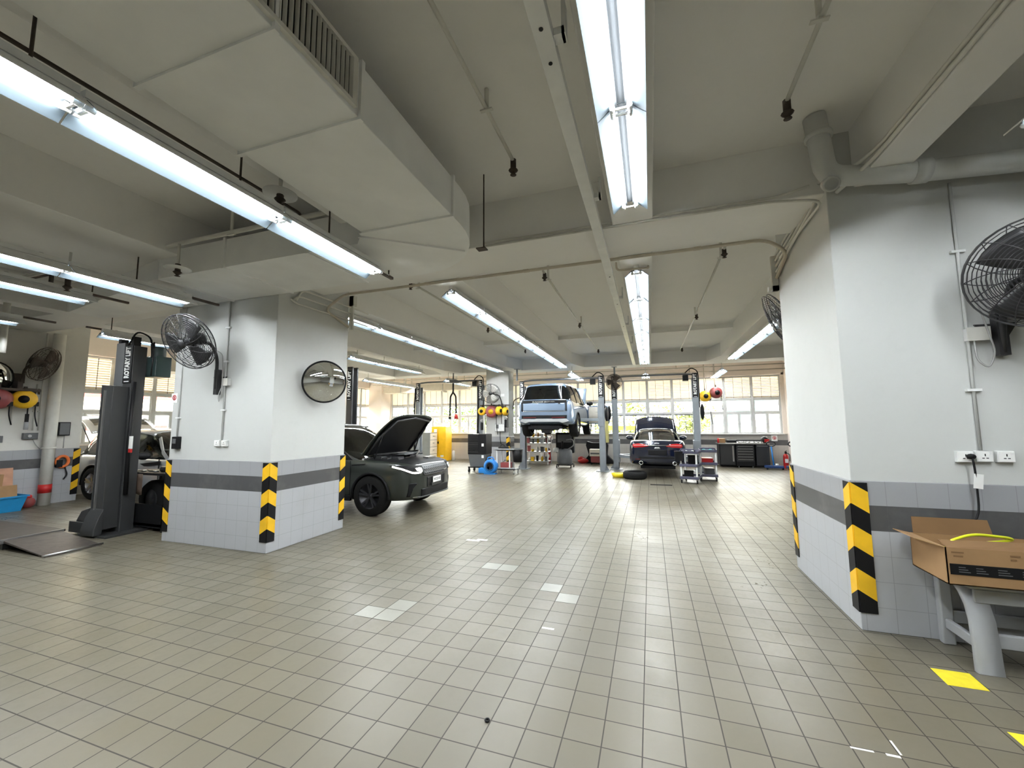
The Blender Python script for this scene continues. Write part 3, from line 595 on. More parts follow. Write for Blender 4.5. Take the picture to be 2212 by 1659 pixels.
# ---------------------------------------------------------------- wall fans
def basis(d):
    d=Vector(d).normalized(); x=Vector((0,0,1)).cross(d).normalized()*-1; z=x.cross(d)
    return Matrix(((x.x,d.x,z.x,0),(x.y,d.y,z.y,0),(x.z,d.z,z.z,0),(0,0,0,1)))
def fan(c, d, R, label, pole=None, plate=None, mt=None, group='industrial wall fans', wire=.0028, spin=0, bl=None):
    """c guard centre, d facing direction, pole points down to the bracket plate"""
    mt=mt or M_blk2; t=thing('wall_fan',label,'fan',plate or c,group=group); B=Matrix.Translation(c)@basis(d)
    def guard_half(s, name, n):
        m=MB()
        for i in range(n):
            r=R*(.2+.8*(i+1)/n); y=s*(.03+.085*(1-(r/R)**2))
            m.tube([(r*math.cos(2*PI*k/30),y,r*math.sin(2*PI*k/30)) for k in range(30)],wire,4,closed=True)
        for k in range(16):
            a=2*PI*k/16; P=[]
            for i in range(6):
                f=.16+.84*i/5; r=R*f; b=a+.55*(1-f)*s; P.append((r*math.cos(b),s*(.034+.085*(1-f*f)),r*math.sin(b)))
            m.tube(P,wire*1.25,4,caps=False)
        if s>0: m.lathe([(0,.118),(R*.17,.115),(R*.17,.108),(0,.106)],axis=(0,1,0),n=18)
        m.tube([(R*math.cos(2*PI*k/36),s*.028,R*math.sin(2*PI*k/36)) for k in range(36)],wire*2.4,6,closed=True)
        m.move(B); m.build(name,mt,t,w=True)
    guard_half(1,'front_guard',14); guard_half(-1,'rear_guard',12)
    for k in range(3):
        a0=2*PI*k/3+spin; rows=[]
        for i in range(6):
            r=R*(.16+.72*i/5); row=[]
            for j in range(6):
                a=a0+(j/5-.5)*(1.25-.25*i/5); row.append((r*math.cos(a),.035*(j/5-.5)*(1.6-.8*i/5),r*math.sin(a)))
            rows.append(row)
        m=MB().grid(rows); m.move(B); o=m.build('blade',bl or mt,t,w=True); sd=o.modifiers.new('s','SOLIDIFY'); sd.thickness=.003
    m=MB().lathe([(0,.03),(.05,.03),(.06,.0),(.06,-.02)],axis=(0,1,0),n=16); m.lathe([(.05,-.03),(.085,-.06),(.09,-.16),(.075,-.21),(.03,-.23),(0,-.23)],axis=(0,1,0),n=18); m.move(B); m.build('motor',mt,t,w=True)
    if pole:
        e=B@Vector((0,-.17,-.05)); pts=[e]+[Vector(p) for p in pole]
        MB().tube(rounded(pts,.12,5),.022,10).build('arm',mt,t,w=True)
    if plate:
        x,y,z=plate; nx,ny=(1,0) if abs(d[0])>9 else (0,1)
        MB().prism([(x-.13,z+.06),(x+.13,z+.06),(x+.06,z-.06),(x-.06,z-.06)],'y',y-.012,y+.004).box(x-.032,x+.032,y-.075,y-.01,z-.2,z+.16).build('bracket',mt,t,w=True)
    return t
fan((2.62,3.76,2.71),(-.42,-.86,-.28),.385,'big black wall fan cut by the right edge on the right column',[(2.6,4.0,2.72),(2.6,4.13,2.45),(2.6,4.15,2.2)],(2.6,4.205,2.38),spin=.9)
fan((-5.86,3.74,2.81),(.13,-.85,-.42),.375,'black wall fan tilted down on the front of the left column',[(-5.78,3.98,2.82),(-5.87,4.14,2.66),(-5.87,4.15,2.2)],(-5.87,4.208,2.32))
t=fan((-12.12,4.93,3.0),(.72,.5,-.3),.36,'dusty fan turned sideways on the left wall above the maroon reel',[(-12.35,4.75,2.9),(-12.42,4.72,2.5)],None,M_rust)
MB().box(-12.6,-12.57,4.55,4.85,2.6,2.8).box(-12.6,-12.38,4.68,4.76,2.4,2.62).build('bracket',M_rust,t,w=True)
fan((-5.72,14.45,2.83),(.05,-1,-.05),.37,'black fan on the front of the far column above the hose reels',[(-5.5,14.75,2.8),(-5.42,14.82,2.5),(-5.42,14.84,2.2)],(-5.42,14.9,2.3),wire=.0022,bl=M_offw)
t=fan((-4.45,15.5,2.72),(.5,.8,-.15),.34,'fan seen from behind between the far column and the lifted blue car',[(-4.8,15.32,2.72),(-5.08,15.25,2.6),(-5.1,15.25,2.25)],None,M_rust,wire=.0028)
fan((-1.2,15.2,3.17),(0,-1,-.2),.29,'small round fan high behind the second lift post of the middle bay',[(-1.18,15.3,3.12),(-1.18,15.3,3.0)],None,M_rust,wire=.0028)
fan((1.72,6.2,3.0),(-.6,.1,-.3),.42,'fan peeking out behind the top of the right column',[(1.95,6.0,3.0),(1.95,5.74,2.9)],None,wire=.0028)
# ---------------------------------------------------------------- convex mirror
t=thing('convex_mirror','round convex safety mirror with black rim on the left column side','mirror',(-4.86,4.9,2.3)); B=Matrix.Translation((-4.62,4.88,2.325))@basis((.84,-.52,-.13)); Rm=.307
m=MB().lathe([(Rm*math.sin(a)/math.sin(.62),(math.cos(a)-math.cos(.62))*Rm/math.sin(.62)) for a in [.62*i/14 for i in range(15)][::-1]],axis=(0,1,0),n=48); m.move(B); m.build('mirror_glass',M_mirror,t,w=True)
m=MB().tube([(Rm*math.cos(2*PI*k/48),0,Rm*math.sin(2*PI*k/48)) for k in range(48)],.013,8,closed=True); m.move(B); m.build('rim',M_black,t,w=True)
m=MB().lathe([(0,-.02),(Rm,-.012),(Rm,0)],axis=(0,1,0),n=32); m.move(B); m.build('back_shell',M_black,t,w=True)
MB().tube([(-4.86,4.98,2.33),(-4.7,4.93,2.33),(-4.64,4.89,2.325)],.02,8).box(-4.87,-4.85,4.92,5.04,2.25,2.4).build('bracket',M_black,t,w=True)
t=thing('convex_mirror','round mirror cut by the left edge on the left wall under the fan','mirror',(-12.55,4.4,2.7)); MB().lathe([(0,.1),(.2,.06),(.3,0)],(-12.5,4.38,2.69),(1,.2,0),24).build('mirror_glass',M_mirror,t,w=True); MB().lathe([(.29,0),(.32,.01),(.32,-.02),(.29,-.02)],(-12.5,4.38,2.69),(1,.2,0),24).build('rim',M_black,t,w=True); MB().box(-12.6,-12.52,4.32,4.44,2.62,2.76).build('bracket',M_black,t,w=True)
# ---------------------------------------------------------------- sockets, switches, surface conduits
def socket(x,z,y,lb,w=.1,gang=1):
    t=thing('wall_socket',lb,'socket',(x,y,z),group='white surface sockets')
    MB().box(x-w/2,x+w/2,y-.034,y+.002,z-.043,z+.043).build('back_box',M_white,t,w=True,bevel=.004)
    MB().box(x-w/2+.004,x+w/2-.004,y-.039,y-.034,z-.039,z+.039).build('face_plate',M_paper,t,w=True,bevel=.002)
    m=MB()
    for g in range(gang):
        c=x+(g-(gang-1)/2)*w/gang
        for dx,dz,sx,sz in ((0,.012,.003,.009),(-.012,-.012,.007,.003),(.012,-.012,.007,.003)): m.box(c+dx-sx,c+dx+sx,y-.0405,y-.039,z+dz-sz,z+dz+sz)
    m.build('slot',M_black,t,w=True)
    MB().box(x+w*.22,x+w*.36,y-.045,y-.039,z+.016,z+.034).build('rocker',M_white,t,w=True); return t
yw=4.205
socket(2.315,1.40,yw,'left white socket of the three on the right column, black plug in it')
socket(2.43,1.405,yw,'middle white socket of the three on the right column under the conduit')
socket(2.555,1.405,yw,'right white socket of the three on the right column')
t=thing('power_cord','black plug and cord with white tag hanging into the cardboard box','cord',(2.335,4.16,1.4))
MB().ell((2.335,4.145,1.405),(.03,.022,.022),12,6).build('plug',M_black,t,w=True)
MB().tube(rounded([(2.335,4.135,1.40),(2.34,4.13,1.3),(2.345,4.14,1.12),(2.33,4.12,.98),(2.22,4.08,.82),(2.2,4.05,.7)],.08),.007,8).build('cord',M_black,t,w=True)
MB().ob((2.352,4.128,1.22),(.055,.004,.11),ry=.12).build('tag',M_paper,t,w=True)
def vconduit(x,y,z0,z1,lb,clips,r=.011):
    t=thing('conduit',lb,'conduit',(x,y,z0)); MB().cyl((x,y,z0),(x,y,z1),r,8).build('pipe',M_wall,t,w=True)
    for z in clips: MB().box(x-.045,x+.045,y-.014,y+.014,z-.01,z+.01).build('clip',M_white,t,w=True)
vconduit(2.42,4.19,1.45,3.64,'vertical white conduit on the right column between drain pipe and sockets',(3.05,1.92))
vconduit(-5.77,4.205,1.47,3.49,'vertical white conduit on the left column from the duct to the double sockets',(3.1,2.6,1.9))
vconduit(-6.70,4.205,1.47,3.49,'vertical white conduit on the left column down to the black isolator',(2.9,1.8))
def jbox(x,y,z,lb,w=.1):
    t=thing('junction_box',lb,'junction box',(x,y,z)); MB().box(x-w/2,x+w/2,y-.05,y+.002,z-.05,z+.05).build('box',M_white,t,w=True,bevel=.004); MB().box(x-w/2-.006,x+w/2+.006,y-.056,y-.05,z-.054,z+.054).build('cover',M_offw,t,w=True); return t
t=jbox(2.47,yw,2.36,'white junction box beside the fan bracket on the right column',.13)
MB().tube(rounded([(2.44,4.16,2.31),(2.44,4.15,2.15),(2.5,4.14,2.08),(2.55,4.14,2.2),(2.47,4.1,2.5),(2.43,4.08,2.62),(2.47,4.05,2.6),(2.55,3.95,2.55)],.06),.006,6).build('cable',M_cable,t,w=True)
t=jbox(-5.73,4.22,2.3,'white junction box beside the fan bracket on the left column')
MB().tube(rounded([(-5.76,4.17,2.28),(-5.84,4.16,2.1),(-5.8,4.15,2.0),(-5.76,4.16,2.2),(-5.74,4.12,2.7),(-5.8,4.05,2.75)],.05),.006,6).build('cable',M_cable,t,w=True)
socket(-5.84,1.43,4.22,'left white socket of the pair on the left column'); socket(-5.70,1.43,4.22,'right white socket of the pair on the left column under the conduit')
t=thing('isolator_switch','black isolator box low on the left column front','switch',(-6.68,4.22,1.38)); MB().box(-6.74,-6.62,4.16,4.222,1.34,1.52).build('box',M_black,t,w=True,bevel=.006); MB().box(-6.71,-6.65,4.15,4.16,1.42,1.49).build('cover',M_dgrey,t,w=True)
def firesign(x,y,z,s,lb):
    t=thing('fire_sign',lb,'sign',(x,y,z)); MB().box(x-s,x+s,y-.006,y+.001,z-s*1.1,z+s*1.1).build('plate',M_paper,t,w=True)
    MB().lathe([(s*.62,0),(s*.62,-.003),(s*.42,-.003),(s*.42,0)],(x,y-.006,z+s*.1),(0,1,0),24).box(x-s*.14,x+s*.14,y-.009,y-.006,z-s*.28,z+s*.4).build('red_pictogram',M_red,t,w=True)
firesign(-6.83,4.22,2.1,.065,'small red and white fire sign at the left edge of the left column')
firesign(-4.3,18.185,1.06,.1,'red and white fire sign on the far wall under the lifted blue car')
firesign(4.5,18.185,1.06,.1,'red and white fire sign on the far wall right of the black workbench')
# ---------------------------------------------------------------- grey stool, cardboard box, hose
t=thing('plastic_stool','low grey plastic stool with curved legs under the cardboard box','stool',(2.5,3.97,0))
MB().box(2.02,3.0,3.76,4.18,.53,.58).build('seat',M_grey,t,w=True,bevel=.02)
MB().box(2.06,2.96,3.775,3.80,.44,.53).box(2.06,2.96,4.14,4.165,.44,.53).build('apron',M_grey,t,w=True,bevel=.006)
for x in (2.08,2.94):
    P=[(x,4.02,.55),(x,3.93,.535),(x,3.86,.49),(x,3.805,.42),(x,3.775,.33),(x,3.76,.2),(x,3.755,.06),(x,3.75,.0)]
    m=MB(); rows=[]
    for i,(a,b,c) in enumerate(P):
        q=P[min(i+1,len(P)-1)]; p=P[max(i-1,0)]; d=Vector((0,q[1]-p[1],q[2]-p[2])).normalized(); nrm=Vector((0,d.z,-d.y)); w=.055+.012*i/7
        ring=[]
        for u,v in ((-1,-.5),(-.55,-1),(-.18,-1),(-.1,-.65),(.1,-.65),(.18,-1),(.55,-1),(1,-.5),(1,.8),(-1,.8)):
            ring.append(Vector((a,b,c))+Vector((w*u,0,0))+nrm*(.034*v))
        rows.append(ring)
    m.grid(rows,True,closed=True); m.add(rows[-1],[tuple(range(10))]); m.build('leg',M_grey,t,w=True)
    MB().box(x-.04,x+.04,4.12,4.18,0,.56).build('leg',M_grey,t,w=True,bevel=.012)
    MB().box(x-.018,x+.018,3.78,4.15,.12,.19).build('side_rail',M_grey,t,w=True,bevel=.008)
MB().box(2.1,2.92,3.765,3.80,.16,.25).box(2.1,2.92,4.13,4.16,.16,.25).build('rail',M_grey,t,w=True,bevel=.008)
t=thing('cardboard_box','open brown cardboard box with black label strip on the grey stool','box',(2.4,3.87,.58))
x0,x1,y0,y1,z0,z1=1.87,2.75,3.66,4.06,.582,.825
MB().box(x0,x1,y0,y1,z0,z0+.006).box(x0,x1,y0,y0+.006,z0,z1).box(x0,x1,y1-.006,y1,z0,z1).box(x0,x0+.006,y0,y1,z0,z1).box(x1-.006,x1,y0,y1,z0,z1).build('carton',M_card,t,w=True)
MB().add([(x0,y0+.01,z1),(x0,y1-.01,z1),(x0-.13,y1-.06,z1+.035),(x0-.13,y0+.06,z1+.035)],[(0,1,2,3)]).build('side_flap',M_card,t,w=True).modifiers.new('s','SOLIDIFY').thickness=.005
MB().add([(x0+.02,y1,z1),(2.36,y1,z1),(2.35,y1+.03,z1+.115),(x0+.03,y1+.03,z1+.115)],[(0,1,2,3)]).build('back_flap',M_card2,t,w=True).modifiers.new('s','SOLIDIFY').thickness=.005
MB().add([(x0+.01,y0,z1),(x1,y0,z1),(x1,y0+.07,z1+.055),(x0+.01,y0+.09,z1+.03)],[(0,1,2,3)]).build('front_flap',M_card2,t,w=True).modifiers.new('s','SOLIDIFY').thickness=.005
MB().box(x0+.015,x1,y0-.0025,y0,.65,.72).build('label_strip',M_black,t,w=True)
m=MB()
for i,(a,b) in enumerate(((1.93,1.99),(2.02,2.08),(2.13,2.2),(2.25,2.3))):
    for k in range(3): m.box(a,b-.012*k,y0-.0035,y0-.0025,.667+.015*k,.672+.015*k)
m.build('strip_print',M_dgrey,t,w=True,label='faint grey print')
for a,b,z in ((1.9,1.965,.79),(1.91,1.96,.765),(2.2,2.25,.79),(2.2,2.23,.765)): MB().box(a,b,y0-.002,y0,z,z+.011).build('print',M_card2,t,w=True,label='dark brown print mark')
MB().tube([Vector((2.12,3.85,.80))+Vector((.2*math.cos(a),.13*math.sin(a),.1*math.sin(a*.9)+.03)) for a in [.2+i*.29 for i in range(20)]],.011,8)
m=MB().tube(rounded([(1.9,3.74,.77),(1.94,3.74,.85),(2.1,3.80,.895),(2.32,3.86,.87),(2.36,3.88,.855),(2.3,3.86,.845),(2.15,3.84,.825),(2.0,3.85,.72),(1.95,3.9,.62)],.12,6),.0095,10)
solo('hose',m,M_hose,'bright yellow hose looping out of the cardboard box','hose')
# ---------------------------------------------------------------- left wall
def reel(c,r,w,axis,mt,lb,tail=.6,group='hose and cable reels',hub=None,hang=None):
    c=Vector(c); t=thing('hose_reel',lb,'reel',tuple(c),group=group); ax=Vector(axis)
    MB().lathe([(0,-w/2),(r*.75,-w/2),(r,-w*.28),(r,w*.28),(r*.75,w/2),(0,w/2)],c,axis,24).build('casing',mt,t,w=True)
    MB().lathe([(0,w/2),(r*.42,w/2),(r*.42,w/2+.012),(r*.2,w/2+.012),(r*.2,w/2+.02),(0,w/2+.02)],c,axis,18).build('hub',hub or M_black,t,w=True)
    side=Vector((0,0,1)).cross(ax).normalized()
    MB().ob(c+side*r*.85-Vector((0,0,r*.5)),(.07,.07,.09)).build('hose_guide',M_black,t,w=True)
    e=c+side*r*.85-Vector((0,0,r*.6))
    MB().tube(rounded([e,e-Vector((0,0,tail*.5)),e+side*.05-Vector((0,0,tail))],.1),.011,6).build('hose',M_black,t,w=True)
    MB().bar(c+Vector((0,0,r*.6)),c+Vector((0,0,r+.08)),.05,.03).build('mount',M_rust,t,w=True)
    return t
reel((-12.36,4.42,2.24),.2,.24,(.8,-.6,0),M_maroon,'maroon hose reel cut by the left edge on the left wall',.4)
reel((-12.38,4.8,2.25),.19,.2,(.9,-.4,0),M_yel,'yellow hose reel beside the maroon one on the left wall',.45)
MBm=MB().box(-12.6,-12.3,4.3,5.0,2.42,2.47).box(-12.6,-12.57,4.3,5.1,2.38,2.5); solo('reel_bracket',MBm,M_rust,'iron shelf bracket carrying the reels on the left wall','bracket')
t=thing('hanging_plug','cable with hanging plug connector below the yellow reel on the left wall','cable',(-12.42,4.88,2.0)); MB().tube([(-12.42,4.88,2.2),(-12.42,4.88,1.95),(-12.42,4.88,1.85)],.012,6).build('cable',M_black,t,w=True); MB().box(-12.45,-12.39,4.86,4.9,1.78,1.95).build('clamp',M_black,t,w=True); MB().cyl((-12.42,4.88,1.62),(-12.42,4.88,1.78),.035,12).build('plug',M_grey,t,w=True)
for y,z0,z1,lb in ((4.72,1.75,2.3,'short grey hose end left of the hanging plug on the left wall'),(5.05,1.6,2.6,'vertical conduit from ceiling to the grey control box on the left wall'),(5.13,1.6,ZB,'vertical conduit next to the white drain pipe on the left wall')):
    t=thing('conduit',lb,'conduit',(-12.58,y,z0)); MB().cyl((-12.58,y,z0),(-12.58,y,z1),.014,8).build('pipe',M_offw,t,w=True); MB().box(-12.6,-12.57,y-.03,y+.03,z0+.4,z0+.42).build('clip',M_offw,t,w=True)
def wbox(y0,y1,z0,z1,d,mt,lb,name='control_box',face=M_dgrey):
    t=thing(name,lb,'control box',(-12.6,(y0+y1)/2,z0)); MB().box(-12.6,-12.6+d,y0,y1,z0,z1).build('box',mt,t,w=True,bevel=.006); MB().box(-12.6+d,-12.6+d+.01,y0+.02,y1-.02,z0+.02,z1-.02).build('cover',face,t,w=True); return t
t=wbox(4.9,5.12,1.42,1.55,.08,M_dgrey,'grey control box on the left wall left of the drain pipe'); MB().cyl((-12.51,4.98,1.485),(-12.48,4.98,1.485),.03,12).build('knob',M_steel,t,w=True); MB().tube(rounded([(-12.55,5.05,1.42),(-12.55,5.1,1.3),(-12.56,5.18,1.2)],.05),.008,6).build('cable',M_cable,t,w=True)
t=wbox(5.42,5.62,1.48,1.78,.1,M_black,'black square box on the left wall right of the drain pipe'); MB().tube([(-12.55,5.55,1.48),(-12.55,5.55,1.2)],.01,6).build('cable',M_cable,t,w=True)
wbox(4.45,4.62,1.36,1.5,.07,M_dgrey,'small dark box cut by the left edge on the left wall')
t=thing('cable_reel','orange cord coil hanging behind the white drain pipe by the corner guard','cord',(-12.55,5.58,.8)); MB().tube([(-12.55,5.56+.1*math.cos(2*PI*k/20),.9+.12*math.sin(2*PI*k/20)) for k in range(20)],.03,8,closed=True).build('coil',M_org,t,w=True); MB().ob((-12.54,5.5,.86),(.06,.1,.16)).build('handle',M_black,t,w=True); MB().tube(rounded([(-12.55,5.6,.8),(-12.55,5.66,.6),(-12.55,5.6,.5)],.05),.012,6).build('tail',M_black,t,w=True)
t=thing('storage_bin','bright blue plastic bin on the floor at the left wall','bin',(-12.25,4.5,0))
m=MB(); a=(-12.5,-12.02,4.0,4.86); m.add([(-12.47,4.05,0),(-12.08,4.05,0),(-12.08,4.8,0),(-12.47,4.8,0),(-12.52,4.0,.3),(-12.02,4.0,.3),(-12.02,4.86,.3),(-12.52,4.86,.3)],[(0,3,2,1),(0,1,5,4),(1,2,6,5),(2,3,7,6),(3,0,4,7)]); o=m.build('tub',M_bluebin,t,w=True); o.modifiers.new('s','SOLIDIFY').thickness=.012
MB().box(-12.54,-12.0,3.98,4.0,.28,.31).box(-12.54,-12.0,4.86,4.88,.28,.31).box(-12.54,-12.52,4,4.86,.28,.31).box(-12.02,-12.0,4,4.86,.28,.31).build('rim',M_bluebin,t,w=True)
t=thing('cardboard_pile','crumpled pinkish brown cardboard stuffed in the blue bin','cardboard',(-12.3,4.45,.05))
MB().ob((-12.35,4.4,.46),(.05,.7,.78),ry=-.14).build('sheet',mat('pinkish_cardboard',(.44,.24,.16),.8,var=.2),t,w=True); MB().ob((-12.26,4.3,.42),(.05,.55,.64),ry=.1,rz=.1).build('sheet',M_card,t,w=True); MB().ob((-12.18,4.5,.3),(.1,.5,.42),ry=-.2).build('sheet',M_card,t,w=True)
t=thing('rag_bag','dark red bag on the floor between the blue bin and the drain pipe','bag',(-12.4,5.05,0)); MB().ell((-12.42,5.02,.1),(.11,.12,.12),14,8).build('bag_body',M_maroon,t,w=True); MB().ell((-12.4,5.02,.22),(.05,.06,.05),10,6).build('knot',M_red,t,w=True)
# ---------------------------------------------------------------- two-post lifts
def banner(t,x,y,z0,z1,w,sx=0):
    """black banner with white lettering reading upwards, on the face towards -y"""
    MB().box(x-w/2,x+w/2,y-.012,y,z0,z1).build('banner',M_black,t,w=True)
    h=z1-z0; m=text_mb('ROTARY LIFT',w*.8,.004,frame_M((x+.0,y-.014,(z0+z1)/2+.03),(0,0,1),(-1,0,0)),bold=.006)
    xs=[p[2] for p in m.v]; k=(h*.84)/(max(xs)-min(xs)); c=(z0+z1)/2+.03
    m.v=[(p[0],p[1],c+(p[2]-c)*k) for p in m.v]
    MB().box(x-w*.3,x+w*.3,y-.014,y-.012,z0+.02,z0+.035).build('banner_mark',M_paper,t,w=True)
    m.build('lettering',M_paper,t,w=True)
def post(t,x,y,s,h,mt,bz0,bz1,carz,armdirs,w=.26,d=.2,mc=None):
    """s=+1: opening faces +x"""
    m=MB().prism([(x-s*d*.5,y-w/2),(x+s*d*.5,y-w/2),(x+s*d*.5,y-w/2+.05),(x-s*d*.3,y-w/2+.05),(x-s*d*.3,y+w/2-.05),(x+s*d*.5,y+w/2-.05),(x+s*d*.5,y+w/2),(x-s*d*.5,y+w/2)],'z',0,h)
    m.build('post',mt,t,w=True,bevel=.008)
    MB().box(x-.22,x+.22,y-.24,y+.24,0,.025).prism([(x-s*d*.5,.025),(x-s*(d*.5+.12),.025),(x-s*d*.5,.22)],'y',y-.02,y+.02).build('base_plate',mt,t,w=True)
    mc=mc or mt
    if carz is not None:
        cx=x+s*.04; MB().box(cx-.09,cx+.1,y-.16,y+.16,carz-.35,carz+.45).build('carriage',mc,t,w=True,bevel=.01)
        for ax,ay in armdirs:
            e=Vector((x+s*ax,y+ay,carz-.12)); b=Vector((x+s*.1,y+(.08 if ay>0 else -.08),carz-.12)); a=MB().bar(b,e,.12,.1).build('arm',mc,t,w=True,bevel=.01)
            MB().cyl(e-Vector((0,0,.05)),e+Vector((0,0,.12)),.07,14).build('pad',M_rubber,a,w=True)
            MB().box(e.x-.06,e.x+.06,e.y-.062,e.y-.058,e.z-.03,e.z+.03).build('marking',M_yel2,a,w=True)
    if bz0: banner(t,x,y-w/2,bz0,bz1,.17)
def lift(lb,xl,xr,y,h,ph,mt,carz,bl,br,arms=((1.0,.75),(.9,-.7)),arms2=None,hand=True):
    t=thing('two_post_lift',lb,'car lift',((xl+xr)/2,y,0),group='two post car lifts')
    post(t,xl,y,1,ph,mt,*bl,carz,arms); post(t,xr,y,-1,ph,mt,*br,carz,arms2 or arms)
    P=[(xl,y,ph-.02),(xl,y,h),(xl+.35,y,h+.03),(xr-.35,y,h+.03),(xr,y,h),(xr,y,ph-.02)]
    MB().tube(rounded(P,.12,4),.034,8).build('overhead_bar',M_dgrey,t,w=True)
    MB().box(xr-.38,xr-.2,y-.1,y+.1,h-.22,h-.02).build('limit_switch',M_black,t,w=True)
    MB().tube(rounded([(xr-.3,y-.06,h+.06),(xr-.1,y-.08,h+.24),(xr+.1,y-.08,h+.12),(xr+.12,y-.1,h-.1),(xr+.12,y-.1,2.2)],.12),.02,6).build('hydraulic_hose',M_black,t,w=True)
    return t
t=lift('grey two post lift raising the ice blue car',-4.55,-1.62,14.8,3.28,3.1,M_lift,1.92,(2.55,3.28),(2.6,3.36),((.9,.8),(.85,-.75)))
MB().ell((-1.45,14.78,1.98),(.06,.14,.28),12,8).build('arm_guard',M_black,t,w=True); MB().box(-1.5,-1.4,14.7,14.86,1.0,1.75).build('wall_pad',mat('dull_yellow_pad',(.36,.33,.12),.6),t,w=True,label='dull yellow pad on the post side')
t=lift('grey two post lift around the dark blue saloon',-1.22,1.52,15.5,3.36,3.24,M_lift,.62,(2.55,3.4),(2.55,3.4),((.75,.6),(.7,-.75)))
MB().ell((-1.42,15.45,2.05),(.07,.14,.28),12,8).build('arm_guard',M_black,t,w=True); MB().ell((1.72,15.45,2.05),(.07,.14,.28),12,8).build('arm_guard',M_black,t,w=True); MB().box(-1.29,-1.13,15.3,15.32,0.1,1.25).build('front_cover',M_lift,t,w=True)
t=lift('far left two post lift with empty arms behind the dark green car',-9.3,-6.42,15.2,3.42,3.25,M_lift,None,(2.62,3.42),(2.6,3.45))
MB().tube(rounded([(-6.52,15.05,3.2),(-6.5,15.02,2.4),(-6.53,15.02,1.0),(-6.5,15.05,.2)],.1),.035,7).build('cable_chain',M_black,t,w=True); MB().tube(rounded([(-9.4,15.05,3.2),(-9.42,15.02,2.4),(-9.4,15.05,.2)],.1),.035,7).build('cable_chain',M_black,t,w=True)
t=thing('two_post_lift','lift post with dark banner peeking out at the right edge of the left column','car lift',(-8.4,10,0),group='two post car lifts'); post(t,-8.42,10,1,3.4,M_liftn,2.4,3.3,None,())
# near left lift post
t=thing('two_post_lift','charcoal lift post nearest the viewer with banner, left of the left column','car lift',(-8.2,4.36,0),group='two post car lifts')
MB().prism([(-8.42,4.26),(-8.2,4.26),(-8.2,4.46),(-8.42,4.46)],'z',0,3.06).build('post',M_dgrey,t,w=True,bevel=.01)
MB().prism([(-8.2,4.27),(-7.98,4.27),(-7.98,4.46),(-8.2,4.46)],'z',0,3.0).build('post_channel',M_liftn,t,w=True,bevel=.008)
MB().box(-8.28,-8.02,4.06,4.27,.1,2.32).box(-8.3,-8.28,4.05,4.27,.1,2.34).build('carriage',M_liftn,t,w=True,bevel=.012)
MB().box(-8.21,-8.18,4.04,4.06,.4,2.25).build('slide_rod',M_steel,t,w=True)
banner(t,-8.09,4.27,2.38,3.0,.2)
MB().box(-8.45,-7.78,4.0,4.62,0,.03).build('base_plate',M_liftn,t,w=True)
MB().prism([(4.06,.03),(3.95,.03),(3.95,.12),(4.0,.3),(4.06,.42)],'x',-8.3,-7.98).box(-8.75,-8.25,4.02,4.2,.03,.2).prism([(-8.3,.2),(-8.62,.2),(-8.5,.36),(-8.3,.42)],'y',4.04,4.18).build('arm',M_liftn,t,w=True,bevel=.01)
m=MB().box(-8.08,-7.78,4.48,4.72,2.5,2.85).cyl((-7.93,4.6,2.85),(-7.93,4.6,3.02),.1,14); m.build('power_unit',mat('dark_green_motor',(.02,.045,.045),.4),t,w=True,bevel=.015)
MB().tube(rounded([(-7.95,4.5,2.98),(-7.8,4.45,3.1),(-7.72,4.4,2.8),(-7.74,4.4,2.5)],.08),.012,6).tube(rounded([(-8.2,4.3,3.0),(-8.0,4.3,3.25),(-7.8,4.4,3.15),(-7.78,4.42,2.8)],.1),.014,6).build('hose',M_black,t,w=True)
MB().tube([(-7.95,4.3,2.4),(-7.94,4.28,1.4),(-7.95,4.3,.6)],.03,7).build('cable_chain',M_black,t,w=True)
MB().box(-7.97,-7.87,4.27,4.3,1.32,1.52).build('notice_card',M_paper,t,w=True); MB().box(-7.97,-7.87,4.27,4.3,1.26,1.32).build('notice_strip',M_red,t,w=True)
MB().box(-8.45,-8.38,4.3,4.4,2.9,3.14).build('cable_guide',M_black,t,w=True); MB().box(-8.12,-8.05,4.3,4.4,2.98,3.16).build('cable_guide',M_black,t,w=True)
t=thing('drive_on_ramp','brown steel ramp plate and low platform on the floor at left','ramp',(-8.6,3.5,0))
m=MB().prism([(-8.45,.13),(-7.44,.012),(-7.44,0),(-8.45,.1)],'y',3.22,3.8); m.build('ramp_plate',M_plate,t,w=True,bevel=.004)
MB().box(-12.0,-8.44,3.2,3.85,.11,.14).build('platform',M_plate,t,w=True); MB().box(-12.0,-8.5,3.24,3.82,0,.11).build('frame',M_liftn,t,w=True)
MB().box(-8.47,-8.43,3.19,3.83,.09,.145).build('hinge',M_steel,t,w=True); MB().cyl((-7.46,3.2,.02),(-7.46,3.82,.02),.014,8).build('roller',M_steel,t,w=True)
